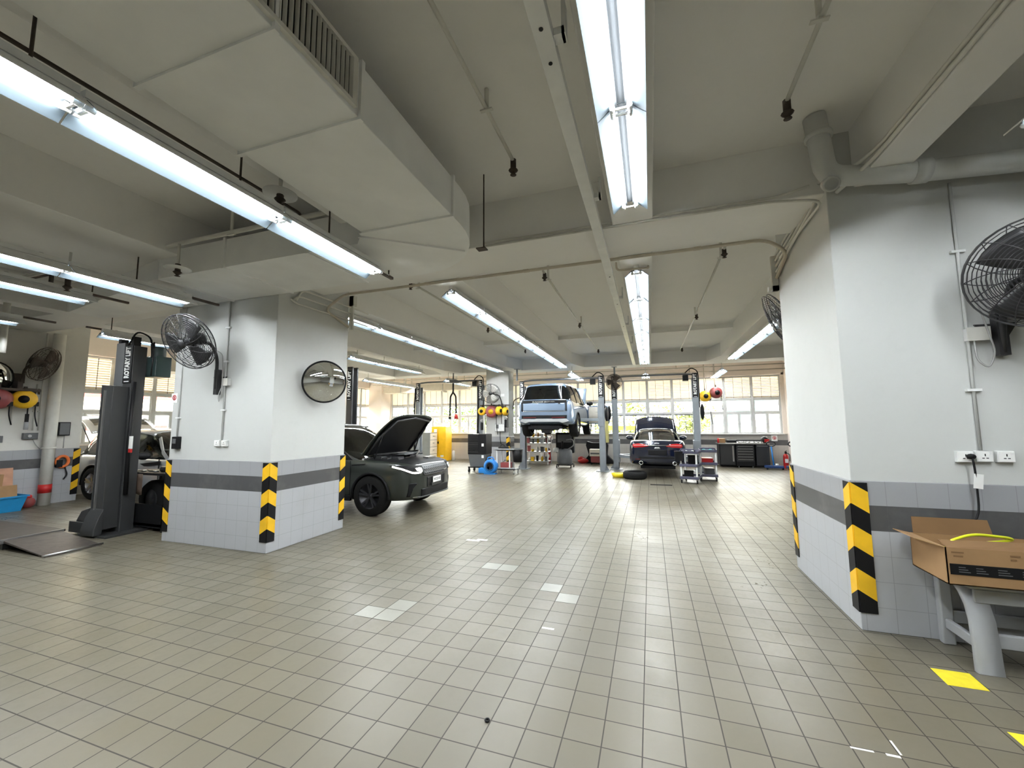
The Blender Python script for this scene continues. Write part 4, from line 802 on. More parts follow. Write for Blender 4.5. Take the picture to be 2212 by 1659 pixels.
# black trolley
t=thing('tool_trolley','tall black tool trolley with tools on top at the left column edge','trolley',(-7.95,4.75,0))
X0,X1,Y0,Y1=-8.38,-7.36,4.5,5.05
MB().box(X0,X1,Y0,Y1,.88,.92).build('top_tray',M_black,t,w=True,bevel=.008)
MB().box(X0,X1,Y0,Y0+.03,.06,.42).box(X0,X1,Y1-.03,Y1,.1,.88).box(X1-.03,X1,Y0,Y1,.1,.9).build('panel',M_black,t,w=True)
for x in (X0+.02,X1-.02):
    for y in (Y0+.02,Y1-.02): MB().box(x-.02,x+.02,y-.02,y+.02,.0,.9).build('leg',M_black,t,w=True)
MB().box(X0,X1,Y0,Y1,.08,.12).build('bottom_shelf',M_black,t,w=True)
m=MB(); rows=[]
for i in range(12):
    f=i/11; rows.append([(X0+.02+.5*f,Y0-.025-.012*math.sin(f*14),.9-.32*g-(.02*math.sin(f*9))*g) for g in (0,.25,.5,.75,1)])
m.grid(rows); m.build('fender_cover',mat('brown_leather_cover',(.12,.085,.065),.5,var=.3),t,w=True).modifiers.new('s','SOLIDIFY').thickness=.006
for x,y,l,r,mt,nm,lb in ((-8.2,4.6,.22,.1,M_steel,'wrench','steel wrench lying on the black trolley near the lift post'),(-7.95,4.65,.3,-.2,M_steel,'ratchet','long ratchet in the middle of the black trolley top'),(-7.62,4.7,.28,.3,M_blk2,'impact_wrench','black air wrench on the right of the black trolley top')):
    m=MB(); ex=Vector((math.cos(r),math.sin(r),0))*l/2; c=Vector((x,y,.935)); m.bar(c-ex,c+ex,.025,.018).lathe([(0,-.014),(.035,-.014),(.035,.014),(0,.014)],c+ex,(0,0,1),10)
    if nm=='impact_wrench': m.cyl(c-ex*.9+Vector((0,0,.03)),c+ex*.6+Vector((0,0,.03)),.045,12)
    solo(nm,m,mt,lb,'tool')
t=thing('tyre','dark wheel standing inside the black trolley','tyre',(-8.05,4.78,.12)); MB().lathe([(.17,-.09),(.28,-.1),(.32,-.05),(.32,.05),(.28,.1),(.17,.09)],(-8.05,4.8,.445),(0,1,0),28).build('tread',M_rubber,t,w=True); MB().lathe([(0,-.05),(.17,-.08),(.17,.08),(0,.05)],(-8.05,4.8,.445),(0,1,0),20).build('rim',M_rim,t,w=True)
# ---------------------------------------------------------------- far column equipment
reel((-6.2,14.72,2.17),.16,.16,(0,-1,0),M_yel,'yellow cable reel leftmost of the four at the far column',.5,hub=M_black)
reel((-5.8,14.7,2.15),.23,.2,(.1,-1,0),M_maroon,'maroon hose reel between yellow ones on the far column',.75,hub=M_yel)
reel((-5.5,14.74,2.18),.17,.17,(.9,-.3,0),M_yel,'yellow hose reel second from the right on the far column',.7)
reel((-5.24,14.74,2.15),.16,.17,(.95,-.2,0),M_yel,'rightmost yellow hose reel on the far column',.6)
for x,z,lb in ((-6.18,1.62,'black hook hanging under the leftmost yellow reel'),(-5.2,1.72,'black inspection lamp hanging under the rightmost yellow reel')):
    t=thing('hanging_handset',lb,'handset',(x,14.66,z)); MB().box(x-.05,x+.05,14.62,14.7,z-.18,z+.12).build('grip',M_black,t,w=True,bevel=.02); MB().lathe([(.03,-.02),(.06,-.02),(.06,.02),(.03,.02)],(x,14.66,z+.19),(0,1,0),14).build('ring',M_steel,t,w=True); MB().tube([(x,14.66,z+.24),(x+.01,14.68,2.06)],.008,6).build('cord',M_black,t,w=True)
m=MB().box(-6.35,-5.12,14.86,14.9,2.38,2.42).box(-5.8,-5.76,14.8,14.9,2.3,2.42).box(-6.22,-6.18,14.72,14.9,2.3,2.42); solo('reel_bracket',m,M_rust,'rail holding the reels on the far column','bracket')
t=thing('electrical_cabinet','light grey wall cabinet with dark display on the far column','cabinet',(-5.5,14.8,1.35)); MB().box(-5.68,-5.28,14.74,14.9,1.38,1.68).build('cabinet_body',M_grey,t,w=True,bevel=.008); MB().box(-5.66,-5.3,14.73,14.74,1.4,1.66).build('door',M_white,t,w=True); MB().box(-5.62,-5.52,14.722,14.73,1.5,1.65).build('display',M_dgrey,t,w=True)
for z in (1.38,): MB().tube(rounded([(-5.5,14.84,1.38),(-5.5,14.84,1.1),(-5.46,14.84,.9)],.1),.012,6).build('cable',M_black,t,w=True)
t=thing('switch_plate','small white switch plate with conduit high on the far column','switch',(-5.42,14.9,2.78)); MB().box(-5.5,-5.34,14.87,14.9,2.74,2.84).build('plate',M_white,t,w=True); MB().box(-5.75,-5.5,14.88,14.9,2.78,2.8).build('conduit',M_offw,t,w=True)
# evaporative cooler
t=thing('air_cooler','tall black air cooler on castors left of the far column','air cooler',(-5.78,13.55,0))
def T(x,y,z): return (-5.78+x,13.5+y,z)
m=MB(); b=[(-.27,-.22,.2),(.29,-.22,.2),(.29,.25,.2),(-.27,.25,.2),(-.33,-.26,.62),(.34,-.26,.62),(.34,.29,.62),(-.33,.29,.62)]; m.add([T(*p) for p in b],[(0,3,2,1),(4,5,6,7),(0,1,5,4),(1,2,6,5),(2,3,7,6),(3,0,4,7)]); m.build('water_tank',M_dgrey,t,w=True,bevel=.01)
MB().box(-6.12,-5.43,13.23,13.8,.62,1.32).build('cabinet_body',M_black,t,w=True,bevel=.015)
m=MB()
for z0 in (.68,1.0):
    m.box(-6.1,-5.72,13.215,13.23,z0,z0+.02).box(-6.1,-5.72,13.215,13.23,z0+.27,z0+.29)
    for i in range(8): m.ob((-5.91,13.222,z0+.035+i*.031),(.38,.02,.004),rx=.6)
m.build('louvre',M_blk2,t,w=True); MB().box(-5.95,-5.75,13.3,13.42,1.32,1.335).build('control_label',M_paper,t,w=True)
for x,z in ((-5.55,.95),(-5.55,.55)): MB().box(x-.04,x+.04,13.22,13.23,z-.05,z+.05).build('sticker',M_paper,t,w=True)
MB().box(-6.1,-5.45,13.22,13.26,.16,.2).box(-6.1,-5.45,13.74,13.78,.16,.2).build('castor_frame',M_black,t,w=True)
for x in (-6.08,-5.5):
    for y in (13.27,13.72): MB().cyl((x-.02,y,.06),(x+.02,y,.06),.06,14).box(x-.025,x+.025,y-.02,y+.02,.06,.17).build('castor',M_black,t,w=True)
# blue floor blower
t=thing('floor_blower','round bright blue carpet blower on the floor by the far column','blower',(-5.22,12.95,0))
m=MB(); rows=[]
for y,r in ((-.13,.12),(-.14,.2),(-.1,.23),(.1,.23),(.14,.2),(.13,.12)):
    rows.append([(-5.14+r*math.cos(a),12.98+y,.26+r*math.sin(a)) for a in [2*PI*k/28 for k in range(28)]])
m.grid(rows,True,closed=True); m.build('housing',M_blue,t,w=True)
MB().prism([(-5.14,.03),(-5.55,.03),(-5.55,.2),(-5.3,.2),(-5.14,.3)],'y',12.85,13.11).build('outlet',M_blue,t,w=True,bevel=.015)
MB().lathe([(0,0),(.13,0),(.145,-.02),(.15,.0)],(-5.14,12.85,.26),(0,1,0),24).build('inlet_grille',M_black,t,w=True)
MB().tube(rounded([(-5.28,12.98,.42),(-5.26,12.98,.55),(-5.06,12.98,.56),(-5.02,12.98,.44)],.06),.018,8).build('handle',M_blue,t,w=True); MB().box(-5.36,-4.95,12.86,13.1,0,.04).build('foot',M_blue,t,w=True)
# trolley with bucket
t=thing('service_cart','white legged service cart in front of the far column','cart',(-4.8,13.3,0))
for x in (-4.95,-4.5):
    for y in (13.05,13.5): MB().box(x-.018,x+.018,y-.018,y+.018,.12,.82).build('leg',M_white,t,w=True)
for z in (.15,.78): MB().box(-5.0,-4.3,13.02,13.53,z,z+.03).box(-5.0,-4.3,13.02,13.035,z,z+.07).build('shelf',M_grey,t,w=True)
for x in (-4.95,-4.35):
    for y in (13.06,13.5): MB().cyl((x-.015,y,.055),(x+.015,y,.055),.055,12).box(x-.02,x+.02,y-.015,y+.015,.06,.15).build('castor',M_steel,t,w=True)
t=thing('waste_bucket','black bucket with liner hooked on the end of the service cart','bucket',(-4.26,13.2,.36)); MB().lathe([(0,.0),(.14,0),(.18,.42),(.17,.42),(.13,.02),(0,.02)],(-4.27,13.2,.4),n=20).build('bucket_body',M_black,t,w=True); MB().lathe([(.18,.40),(.2,.43),(.18,.45),(.16,.42)],(-4.27,13.2,.4),n=20).build('liner_rim',M_dgrey,t,w=True)
t=thing('tool_box','dark red tool box on the lower shelf of the service cart','tool box',(-4.68,13.25,.18)); MB().box(-4.85,-4.52,13.1,13.4,.18,.38).build('box_body',M_maroon,t,w=True,bevel=.02); MB().tube([(-4.78,13.25,.38),(-4.76,13.25,.44),(-4.6,13.25,.44),(-4.58,13.25,.38)],.01,6).build('handle',M_black,t,w=True)
t=thing('work_bag','black bag lying on top of the service cart','bag',(-4.75,13.25,.81)); MB().ell((-4.78,13.25,.86),(.2,.16,.07),16,8).build('bag_body',M_black,t,w=True); MB().tube(rounded([(-4.9,13.2,.9),(-4.8,13.2,.99),(-4.7,13.2,.9)],.05),.012,6).build('strap',M_black,t,w=True)
# parts trolley behind left post of middle lift
t=thing('parts_rack','cluttered steel parts trolley behind the left lift post of the blue car','trolley',(-4.55,16.6,0))
for x in (-4.95,-3.98):
    for y in (16.3,16.9): MB().box(x-.02,x+.02,y-.02,y+.02,0,1.2).build('leg',M_white,t,w=True)
for z in (.12,.5,.85,1.1): MB().box(-4.97,-3.96,16.28,16.92,z,z+.03).build('shelf',M_steel,t,w=True)
R=random.Random(3); n=0
for z in (.15,.53,.88,1.13):
    for k in range(5):
        x=-4.85+.19*k; h=R.uniform(.08,.24); w=R.uniform(.05,.075); mt=R.choice([M_maroon,M_black,M_white,M_steel,M_yel,M_dgrey,M_card])
        cn={'maroon_plastic':'maroon','black_plastic':'black','white_enamel':'white','brushed_steel':'steel','yellow_enamel':'yellow','dark_grey_paint':'grey','brown_cardboard':'brown'}[mt.name]
        m=MB(); y=16.45+R.uniform(0,.2)
        kind=('tub','bottle','parts_box')[(k+int(z*10))%3]
        if kind=='bottle': m.lathe([(0,0),(w*.8,0),(w*.8,h*.7),(w*.3,h*.85),(w*.3,h),(0,h)],(x,y,z),n=12)
        elif kind=='tub': m.lathe([(0,0),(w*.8,0),(w,h),(w*.9,h),(w*.7,.01),(0,.01)],(x,y,z),n=14)
        else: m.box(x-w,x+w,y-w,y+w,z,z+h).box(x-w-.004,x+w+.004,y-w-.004,y+w+.004,z+h*.8,z+h+.004)
        solo(kind,m,mt,'%s %s, %s from the left on the %s shelf of the parts trolley'%(cn,kind.replace('_',' '),ORD[k],{.15:'bottom',.53:'second',.88:'third',1.13:'top'}[z]),'parts','clutter on the parts trolley')
# fire extinguishers
def ext(x,y,mt,lb):
    t=thing('fire_extinguisher',lb,'fire extinguisher',(x,y,0))
    MB().lathe([(0,.0),(.075,0),(.085,.02),(.085,.42),(.07,.48),(.03,.52),(0,.52)],(x,y,0),n=18).build('cylinder_body',mt,t,w=True)
    MB().box(x-.02,x+.02,y-.08,y+.03,.52,.6).bar((x,y,.6),(x,y-.14,.64),.02,.012).build('valve',M_black,t,w=True)
    MB().tube(rounded([(x+.02,y-.02,.56),(x+.13,y-.03,.5),(x+.11,y-.05,.25)],.08),.012,6).build('hose',M_black,t,w=True)
    MB().box(x-.05,x+.05,y-.088,y-.084,.2,.34).build('label_sticker',M_paper,t,w=True); return t
ext(-4.55,17.6,M_paper,'white fire extinguisher on the floor at the far wall beside the red one'); ext(-4.25,17.6,M_red,'red fire extinguisher at the far wall left of the waste oil unit'); ext(4.65,17.5,M_red,'red fire extinguisher by the far wall right of the workbench')
# waste oil drainer under blue car
t=thing('oil_drainer','black wheeled waste oil drainer under the lifted blue car','oil drainer',(-3.15,15.6,0))
MB().lathe([(0,.12),(.26,.12),(.29,.2),(.29,.62),(.24,.7),(0,.72)],(-3.15,15.6,0),n=22).build('tank',M_dgrey,t,w=True)
MB().box(-3.5,-2.8,15.65,15.95,.55,1.32).build('cabinet',M_black,t,w=True,bevel=.02); MB().box(-3.42,-2.88,15.6,15.66,.95,1.25).build('panel',M_dgrey,t,w=True)
MB().tube(rounded([(-3.0,15.5,.7),(-2.75,15.45,.85),(-2.8,15.45,1.1),(-3.05,15.45,1.05)],.15),.02,8).build('hose',M_cable,t,w=True); MB().cyl((-3.2,15.45,.7),(-3.2,15.45,1.0),.04,10).build('gauge_pipe',M_black,t,w=True)
MB().lathe([(.05,0),(.11,0),(.11,.14),(.05,.16)],(-3.45,15.45,.6),n=12).build('jar',M_white,t,w=True)
MB().tube([(-3.42,15.4,.12),(-2.88,15.4,.12),(-2.85,15.85,.12),(-3.45,15.85,.12)],.025,8,closed=True).build('base_ring',M_black,t,w=True)
for x,y in ((-3.42,15.4),(-2.88,15.4),(-2.85,15.85),(-3.45,15.85)): MB().cyl((x-.015,y,.05),(x+.015,y,.05),.05,12).build('castor',M_black,t,w=True)
t=thing('canvas_bag','red bag slumped on the floor at the far wall','bag',(-2.75,17.5,0)); MB().ell((-2.75,17.5,.1),(.24,.15,.11),16,8).ell((-2.85,17.5,.18),(.12,.11,.1),12,6).build('bag_body',M_red,t,w=True); MB().tube(rounded([(-2.9,17.4,.22),(-2.78,17.36,.3),(-2.62,17.4,.2)],.06),.012,6).build('strap',M_red,t,w=True)
t=thing('draped_seat','black padded seat with flared base standing behind the lift post','seat',(-2.15,17.6,0)); MB().prism([(-2.75,0),(-1.45,0),(-1.5,.12),(-1.75,.35),(-1.7,.75),(-1.75,.9),(-2.0,.86),(-2.35,.86),(-2.58,.92),(-2.62,.75),(-2.5,.35),(-2.7,.12)],'y',17.5,17.8).build('back_pad',M_black,t,w=True,bevel=.03); MB().box(-2.45,-1.85,17.3,17.5,.3,.42).build('cushion',M_blk2,t,w=True,bevel=.03)
t=thing('battery_charger','cream machine on dark red legs in front of the black seat','machine',(-2.15,17.1,0)); MB().box(-2.4,-1.95,16.95,17.25,.34,.62).build('case',M_slat,t,w=True,bevel=.01); MB().box(-2.36,-2.0,16.94,16.95,.42,.48).build('slot_panel',M_dgrey,t,w=True); MB().box(-2.36,-1.98,17.0,17.2,.08,.34).build('lower_case',M_maroon,t,w=True,bevel=.01)
for x in (-2.34,-2.0): MB().box(x-.02,x+.02,17.0,17.2,0,.1).build('foot',M_black,t,w=True)
# tyre, yellow tray, drain grate
t=thing('tyre','loose black tyre lying flat on the floor behind the dark blue saloon','tyre',(-.5,13.1,0)); MB().lathe([(.2,.02),(.3,0),(.35,.05),(.35,.17),(.3,.22),(.2,.2),(.19,.11),(.2,.02)],(-.5,13.12,0),n=36).build('tread',M_rubber,t,w=True); MB().lathe([(0,.09),(.19,.07),(.19,.16),(0,.12)],(-.5,13.12,0),n=24).build('rim',M_rim,t,w=True)
t=thing('drip_tray','yellow plastic tray on the floor beside the loose tyre','tray',(-.98,13.3,0)); m=MB().lathe([(0,.01),(.14,.01),(.17,.07),(.17,.12),(.18,.125),(.19,.12),(.15,0),(0,0)],(0,0,0),n=8); m.move(Matrix.Translation((-.98,13.3,0))@Matrix.Scale(1.25,4,(1,0,0))); m.build('tray_body',M_yel2,t,w=True)
MB().box(-1.1,-.86,13.2,13.4,.1,.115).build('lid',M_yel,t,w=True)
m=MB().box(-.06,.5,11.88,12.05,-.01,.003); solo('floor_drain',m,mat('dark_drain_iron',(.02,.02,.02),.9,spec=.05),'dark drain grate in the floor behind the dark blue saloon','drain')
m=MB().box(-5.0,-4.0,12.1,12.2,-.01,.0015)
# plastic utility carts
def ucart(x,y,rz,lb):
    t=thing('utility_cart',lb,'cart',(x,y,0),rz,group='plastic utility carts')
    for a in (-.2,.2):
        for b in (-.32,.32): MB().box(a-.022,a+.022,b-.022,b+.022,.1,.86).build('leg',M_white,t,bevel=.004)
    for z in (.12,.46,.82): MB().box(-.24,.24,-.37,.37,z,z+.02).box(-.24,.24,-.37,-.355,z,z+.075).box(-.24,.24,.355,.37,z,z+.075).box(-.24,-.225,-.355,.355,z,z+.075).box(.225,.24,-.355,.355,z,z+.075).build('shelf',M_navy,t,bevel=.004)
    MB().tube(rounded([(-.18,-.37,.88),(-.18,-.5,.95),(.18,-.5,.95),(.18,-.37,.88)],.06),.014,8).build('handle',M_navy,t)
    for a in (-.2,.2):
        for b in (-.32,.32): MB().cyl((a-.015,b,.045),(a+.015,b,.045),.045,12).box(a-.02,a+.02,b-.012,b+.012,.05,.12).build('castor',M_black,t)
    return t
ucart(1.05,12.75,-.25,'nearer navy and white plastic utility cart beside the dark blue saloon'); ucart(1.58,13.45,-.1,'navy plastic utility cart standing just behind the nearer one')
for nm,p,s,mt,lb in (('side_bin',(.72,12.55,.62),(.2,.3,.26),M_black,'black side bin hooked on the left end of the nearer utility cart'),('battery',(.98,12.7,.14),(.24,.18,.2),M_black,'black battery on the bottom shelf of the nearer utility cart'),('parts_box',(1.12,12.85,.48),(.26,.3,.28),M_black,'black box on the middle shelf of the nearer utility cart'),('rag',(1.0,12.75,.845),(.3,.3,.06),M_grey,'grey rag on the top shelf of the nearer utility cart'),('rag',(1.55,13.4,.845),(.3,.4,.06),mat('teal_cloth',(.05,.3,.3),.8),'teal and grey cloth on top of the rear utility cart'),('tool_case',(1.55,13.45,.48),(.28,.4,.16),M_red,'red tool case on the middle shelf of the rear utility cart'),('parts_box',(1.6,13.5,.14),(.25,.35,.2),M_dgrey,'dark box on the bottom shelf of the rear utility cart')):
    m=MB()
    if nm=='rag': m.grid([[(p[0]+(i/6-.5)*s[0],p[1]+(j/6-.5)*s[1],p[2]+s[2]*(.4+.5*math.sin(i*1.7+j)*math.cos(j*1.3))) for j in range(7)] for i in range(7)])
    else: m.box(p[0]-s[0]/2,p[0]+s[0]/2,p[1]-s[1]/2,p[1]+s[1]/2,p[2],p[2]+s[2]).box(p[0]-s[0]/2-.006,p[0]+s[0]/2+.006,p[1]-s[1]/2-.006,p[1]+s[1]/2+.006,p[2]+s[2]*.85,p[2]+s[2]*.95)
    solo(nm,m,mt,lb,nm.replace('_',' '))
# workbench
t=thing('workbench','long black steel workbench with drawers under the right windows','workbench',(3.25,17.6,0))
for x0,x1,nm in ((2.45,2.98,'cupboard'),(3.0,3.62,'drawer_cabinet'),(3.66,4.1,'cupboard')): MB().box(x0,x1,17.3,17.95,.06,.86).build(nm,M_black,t,w=True,bevel=.008)
MB().box(2.42,4.12,17.26,18.0,.86,.9).build('worktop',M_steel,t,w=True,bevel=.004)
for i in range(6):
    d=MB().box(3.03,3.59,17.285,17.3,.22+.098*i,.31+.098*i).build('drawer',M_blk2,t,w=True); MB().box(3.06,3.56,17.27,17.285,.29+.098*i,.308+.098*i).build('handle',M_steel,d,w=True)
d=MB().box(3.68,4.08,17.285,17.3,.1,.84).build('door',M_blk2,t,w=True); MB().box(3.7,4.05,17.27,17.285,.79,.815).build('handle',M_steel,d,w=True)
d=MB().box(2.48,2.95,17.285,17.3,.1,.84).build('door',M_blk2,t,w=True); MB().box(2.88,2.93,17.27,17.285,.22,.8).build('handle',M_steel,d,w=True)
for x in (3.08,3.55): MB().cyl((x-.02,17.36,.03),(x+.02,17.36,.03),.03,10).build('castor',M_grey,t,w=True)
def item(nm,m,mt,lb,cat,g=None): return solo(nm,m,mt,lb,cat,g)
item('parts_box',MB().box(2.45,2.68,17.4,17.7,.9,1.06),M_card,'brown and red parts box at the left end of the workbench','box'); item('spray_can',MB().lathe([(0,0),(.035,0),(.035,.15),(.02,.18),(0,.19)],(2.43,17.35,.9),n=12),M_red,'red spray can at the left edge of the workbench','can')
item('parts_box',MB().box(2.75,3.1,17.5,17.75,.9,1.0),M_black,'low black case on the workbench left of the papers','box')
for i,(x,l,mt) in enumerate(((3.2,.28,M_paper),(3.45,.3,M_paper),(3.66,.26,M_white),(3.82,.22,M_slat))):
    m=MB().grid([[(x+(a/5-.5)*l,17.5+(b/5-.5)*.3,.905+.05*abs(math.sin(a*1.3+b*.7+i))) for b in range(6)] for a in range(6)]); item('paper_sheet',m,mt,'crumpled pale paper, %s from the left on the workbench'%ORD[i],'paper','papers on the workbench')
t=thing('welding_helmet','black and red welding helmet on the right end of the workbench','helmet',(4.02,17.55,.9)); MB().ell((4.02,17.55,1.02),(.13,.15,.13),16,10).build('shell',M_black,t,w=True); MB().box(3.98,4.14,17.4,17.44,.94,1.05).build('visor',M_red,t,w=True)
# hand trucks
def jack(x,y,lb):
    t=thing('floor_jack',lb,'jack',(x,y,0)); MB().box(x-.28,x+.28,y-.18,y+.1,.05,.14).build('chassis',mat('blue_jack_enamel',(.02,.05,.16),.35),t,w=True,bevel=.02)
    MB().tube([(x,y,.12),(x-.03,y+.05,.8)],.025,10).build('handle_tube',M_blue,t,w=True); MB().tube([(x-.03+.14*math.cos(a),y+.06,.9+.09*math.sin(a)) for a in [2*PI*k/16 for k in range(16)]],.018,8,closed=True).build('grip',M_black,t,w=True)
    for dx in (-.24,.24): MB().cyl((x+dx-.02,y-.14,.045),(x+dx+.02,y-.14,.045),.045,12).build('castor',M_black,t,w=True)
    MB().cyl((x+.09,y-.05,.14),(x+.09,y-.05,.2),.05,12).build('saddle',M_white,t,w=True)
jack(4.12,16.95,'blue trolley jack with loop handle right of the workbench'); jack(4.78,16.9,'blue trolley jack half hidden behind the right column')
# yellow cabinet and filing cabinet
t=thing('safety_cabinet','tall bright yellow safety cabinet behind the dark green car bonnet','cabinet',(-9.35,17.2,0)); MB().box(-9.7,-8.95,16.95,17.55,0,1.56).build('cabinet_body',M_cab,t,w=True,bevel=.01)
for x in (-9.69,-9.32): MB().box(x,x+.36,16.93,16.95,.08,1.53).build('door',M_cab,t,w=True)
MB().box(-9.36,-9.3,16.91,16.93,.78,.88).build('latch',M_black,t,w=True); MB().box(-9.2,-9.05,16.925,16.93,.18,.26).build('sticker',M_paper,t,w=True); MB().box(-9.55,-9.4,16.925,16.93,1.3,1.45).build('sticker',M_paper,t,w=True)
t=thing('filing_cabinet','grey filing cabinet with cream drawer fronts beside the yellow cabinet','cabinet',(-9.9,16.6,0)); MB().box(-10.45,-9.35,16.2,16.85,0,1.3).build('cabinet_body',mat('grey_cabinet',(.20,.21,.20),.5),t,w=True,bevel=.006)
for i in range(4):
    d=MB().box(-9.35,-9.335,16.22,16.83,.05+.31*i,.34+.31*i).build('drawer',M_slat,t,w=True); MB().box(-9.335,-9.31,16.45,16.6,.2+.31*i,.23+.31*i).build('handle',M_steel,d,w=True)
item('storage_box',MB().box(-9.65,-9.2,17.05,17.4,1.56,1.72).box(-9.66,-9.19,17.04,17.41,1.69,1.73),M_paper,'white box on top of the yellow safety cabinet','box')
t=ext(-10.55,16.2,M_maroon,'dark red extinguisher half hidden by the grey filing cabinet'); t.location.z=.55; 
MB().box(-10.68,-10.46,16.1,16.3,0,.55).build('stand',M_dgrey,t,w=True).location.z-=0
for c in t.children:
    if c.name.startswith('stand'): c.location.z=-.55
item('canister',MB().lathe([(0,0),(.07,0),(.07,.4),(.05,.44),(0,.45)],(-8.78,17.4,0),n=14),M_paper,'white canister on the floor right of the yellow cabinet','canister')
# exhaust hose reel
t=thing('exhaust_hose','forked black exhaust hose with red nozzle hanging near the far left lift','hose',(-7.5,15.0,3.3)); MB().lathe([(0,.12),(.1,.1),(.32,.02),(.34,-.04),(.1,-.06),(0,-.06)],(-7.5,14.8,3.38),n=22).cyl((-7.5,14.8,3.4),(-7.5,14.8,ZB+.5),.03,8).build('ceiling_reel',M_dgrey,t,w=True)
MB().tube(rounded([(-7.5,14.8,3.33),(-7.5,14.8,2.95),(-7.62,14.8,2.8),(-7.64,14.8,2.0)],.1),.035,8).build('hose_branch',M_black,t,w=True); MB().tube(rounded([(-7.5,14.8,2.95),(-7.38,14.8,2.8),(-7.36,14.8,2.1)],.1),.035,8).build('hose_branch',M_black,t,w=True)
MB().lathe([(.04,0),(.06,-.05),(.09,-.2),(0,-.2)],(-7.36,14.8,2.08),n=12).build('nozzle',M_red,t,w=True,label='red rubber nozzle'); MB().lathe([(.04,0),(.055,-.06),(.055,-.1),(0,-.1)],(-7.64,14.8,1.98),n=12).build('nozzle',M_black,t,w=True)
# hanging reels right
t1=reel((1.95,16.5,2.64),.2,.22,(.2,-1,0),M_yel,'yellow hose reel hanging from the ceiling right of the saloon lift',.9); t2=reel((2.32,16.5,2.76),.21,.24,(.3,-1,0),M_maroon,'maroon hose reel hanging near the right windows above the workbench',.5)
for t,x,z in ((t1,1.95,2.84),(t2,2.3,2.95)): MB().cyl((x,16.5,z-.05),(x,16.5,ZC),.018,8).build('drop_pole',M_copper,t,w=True)
# ---------------------------------------------------------------- cars (local: +x front, y left, z up, origin on the ground at mid length)
def resample(st, n):
    """catmull-rom through the stations, evenly by first value"""
    out=[]; N=len(st)
    for k in range(n+1):
        x=st[0][0]+(st[-1][0]-st[0][0])*(0.5-0.5*math.cos(PI*k/n)*1.0)
        i=0
        while i<N-2 and x>st[i+1][0]: i+=1
        p1,p2=st[i],st[i+1]; p0=st[i-1] if i>0 else p1; p3=st[i+2] if i+2<N else p2
        t=(x-p1[0])/(p2[0]-p1[0]); row=[x]
        for j in range(1,len(p1)):
            m1=(p2[j]-p0[j])/(p2[0]-p0[0])*(p2[0]-p1[0]); m2=(p3[j]-p1[j])/(p3[0]-p1[0])*(p2[0]-p1[0])
            d=p2[j]-p1[j]
            if d==0: m1=m2=0
            else:
                m1=max(min(m1/d,3),0)*d; m2=max(min(m2/d,3),0)*d
            h=(2*t**3-3*t*t+1)*p1[j]+(t**3-2*t*t+t)*m1+(-2*t**3+3*t*t)*p2[j]+(t**3-t*t)*m2
            row.append(h)
        out.append(row)
    return out
def smooth_prof(P, it=2):
    for _ in range(it):
        Q=[P[0]]
        for i in range(len(P)-1):
            a,b=P[i],P[i+1]; Q+= [tuple(.75*a[k]+.25*b[k] for k in (0,1)), tuple(.25*a[k]+.75*b[k] for k in (0,1))]
        Q.append(P[-1]); P=Q
    return P
BODY=smooth_prof([(0,0),(.86,0),(.965,.05),(1.0,.25),(1.0,.5),(.985,.74),(.965,.9),(.9,1.0),(.6,1.02),(0,1.03)],2)
def ring(half): return half+[(y*-1 if y else 0,z) for y,z in reversed(half[1:-1])]
def car_body(t, st, mt, wheels, R, name='body_shell', n=44, arch=True):
    rows=[]
    for x,w,zb,zt in resample(st,n):
        rows.append([(x,y,z) for y,z in ring([(w*p[0],zb+(zt-zb)*p[1]) for p in BODY])])
    m=MB().grid(rows,True,closed=True); k=len(rows[0]); m.add(rows[0],[tuple(range(k))]); m.add(rows[-1],[tuple(range(k))])
    bm=m.build('tmp',[mt,M_black])
    me0=bm.data; b=bmesh.new(); b.from_mesh(me0); bmesh.ops.remove_doubles(b,verts=b.verts,dist=1e-4); bmesh.ops.recalc_face_normals(b,faces=b.faces); b.to_mesh(me0); b.free()
    cut=MB().mat(1)
    for x in wheels:
        for s in (-1,1): cut.cyl((x,s*.52,R),(x,s*1.3,R),R*1.13,32)
    co=cut.build('tmp_cut',[mt,M_black])
    md=bm.modifiers.new('b','BOOLEAN'); md.object=co; md.operation='DIFFERENCE'; md.solver='EXACT'; md.material_mode='INDEX'
    bpy.context.view_layer.update()
    me=bpy.data.meshes.new_from_object(bm.evaluated_get(bpy.context.evaluated_depsgraph_get()))
    bpy.data.objects.remove(co); bpy.data.objects.remove(bm); me.name=name
    o=bpy.data.objects.new(name,me); C.objects.link(o); o.parent=t
    b=bmesh.new(); b.from_mesh(me); 
    for e in b.edges:
        if len(e.link_faces)==2 and e.calc_face_angle(0)>.7: e.smooth=False
    for f in b.faces: f.smooth=True
    b.to_mesh(me); b.free()
    if arch:
        for x in wheels:
            for s in (-1,1):
                w=[r for r in resample(st,n) if abs(r[0]-x)<.12]; hw=(w[0][1] if w else .9)
                MB().tube([(x+R*1.13*math.cos(a),s*(hw-.008),R+R*1.13*math.sin(a)) for a in [PI*i/18-.12+.24*(i==18) for i in range(19)]],.022,6).build('wheel_arch',M_black,t)
    return o
from mathutils.bvhtree import BVHTree
def skin(o, sgn):
    """x of the body skin looking along -sgn*x"""
    B=BVHTree.FromPolygons([v.co.copy() for v in o.data.vertices],[tuple(p.vertices) for p in o.data.polygons])
    def f(y,z,k=0):
        h=B.ray_cast(Vector((sgn*6,y,z)),Vector((-sgn,0,0)))
        return (h[0].x if h[0] is not None and h[0].x*sgn>0.8 else sgn*2.0)+sgn*k
    return f
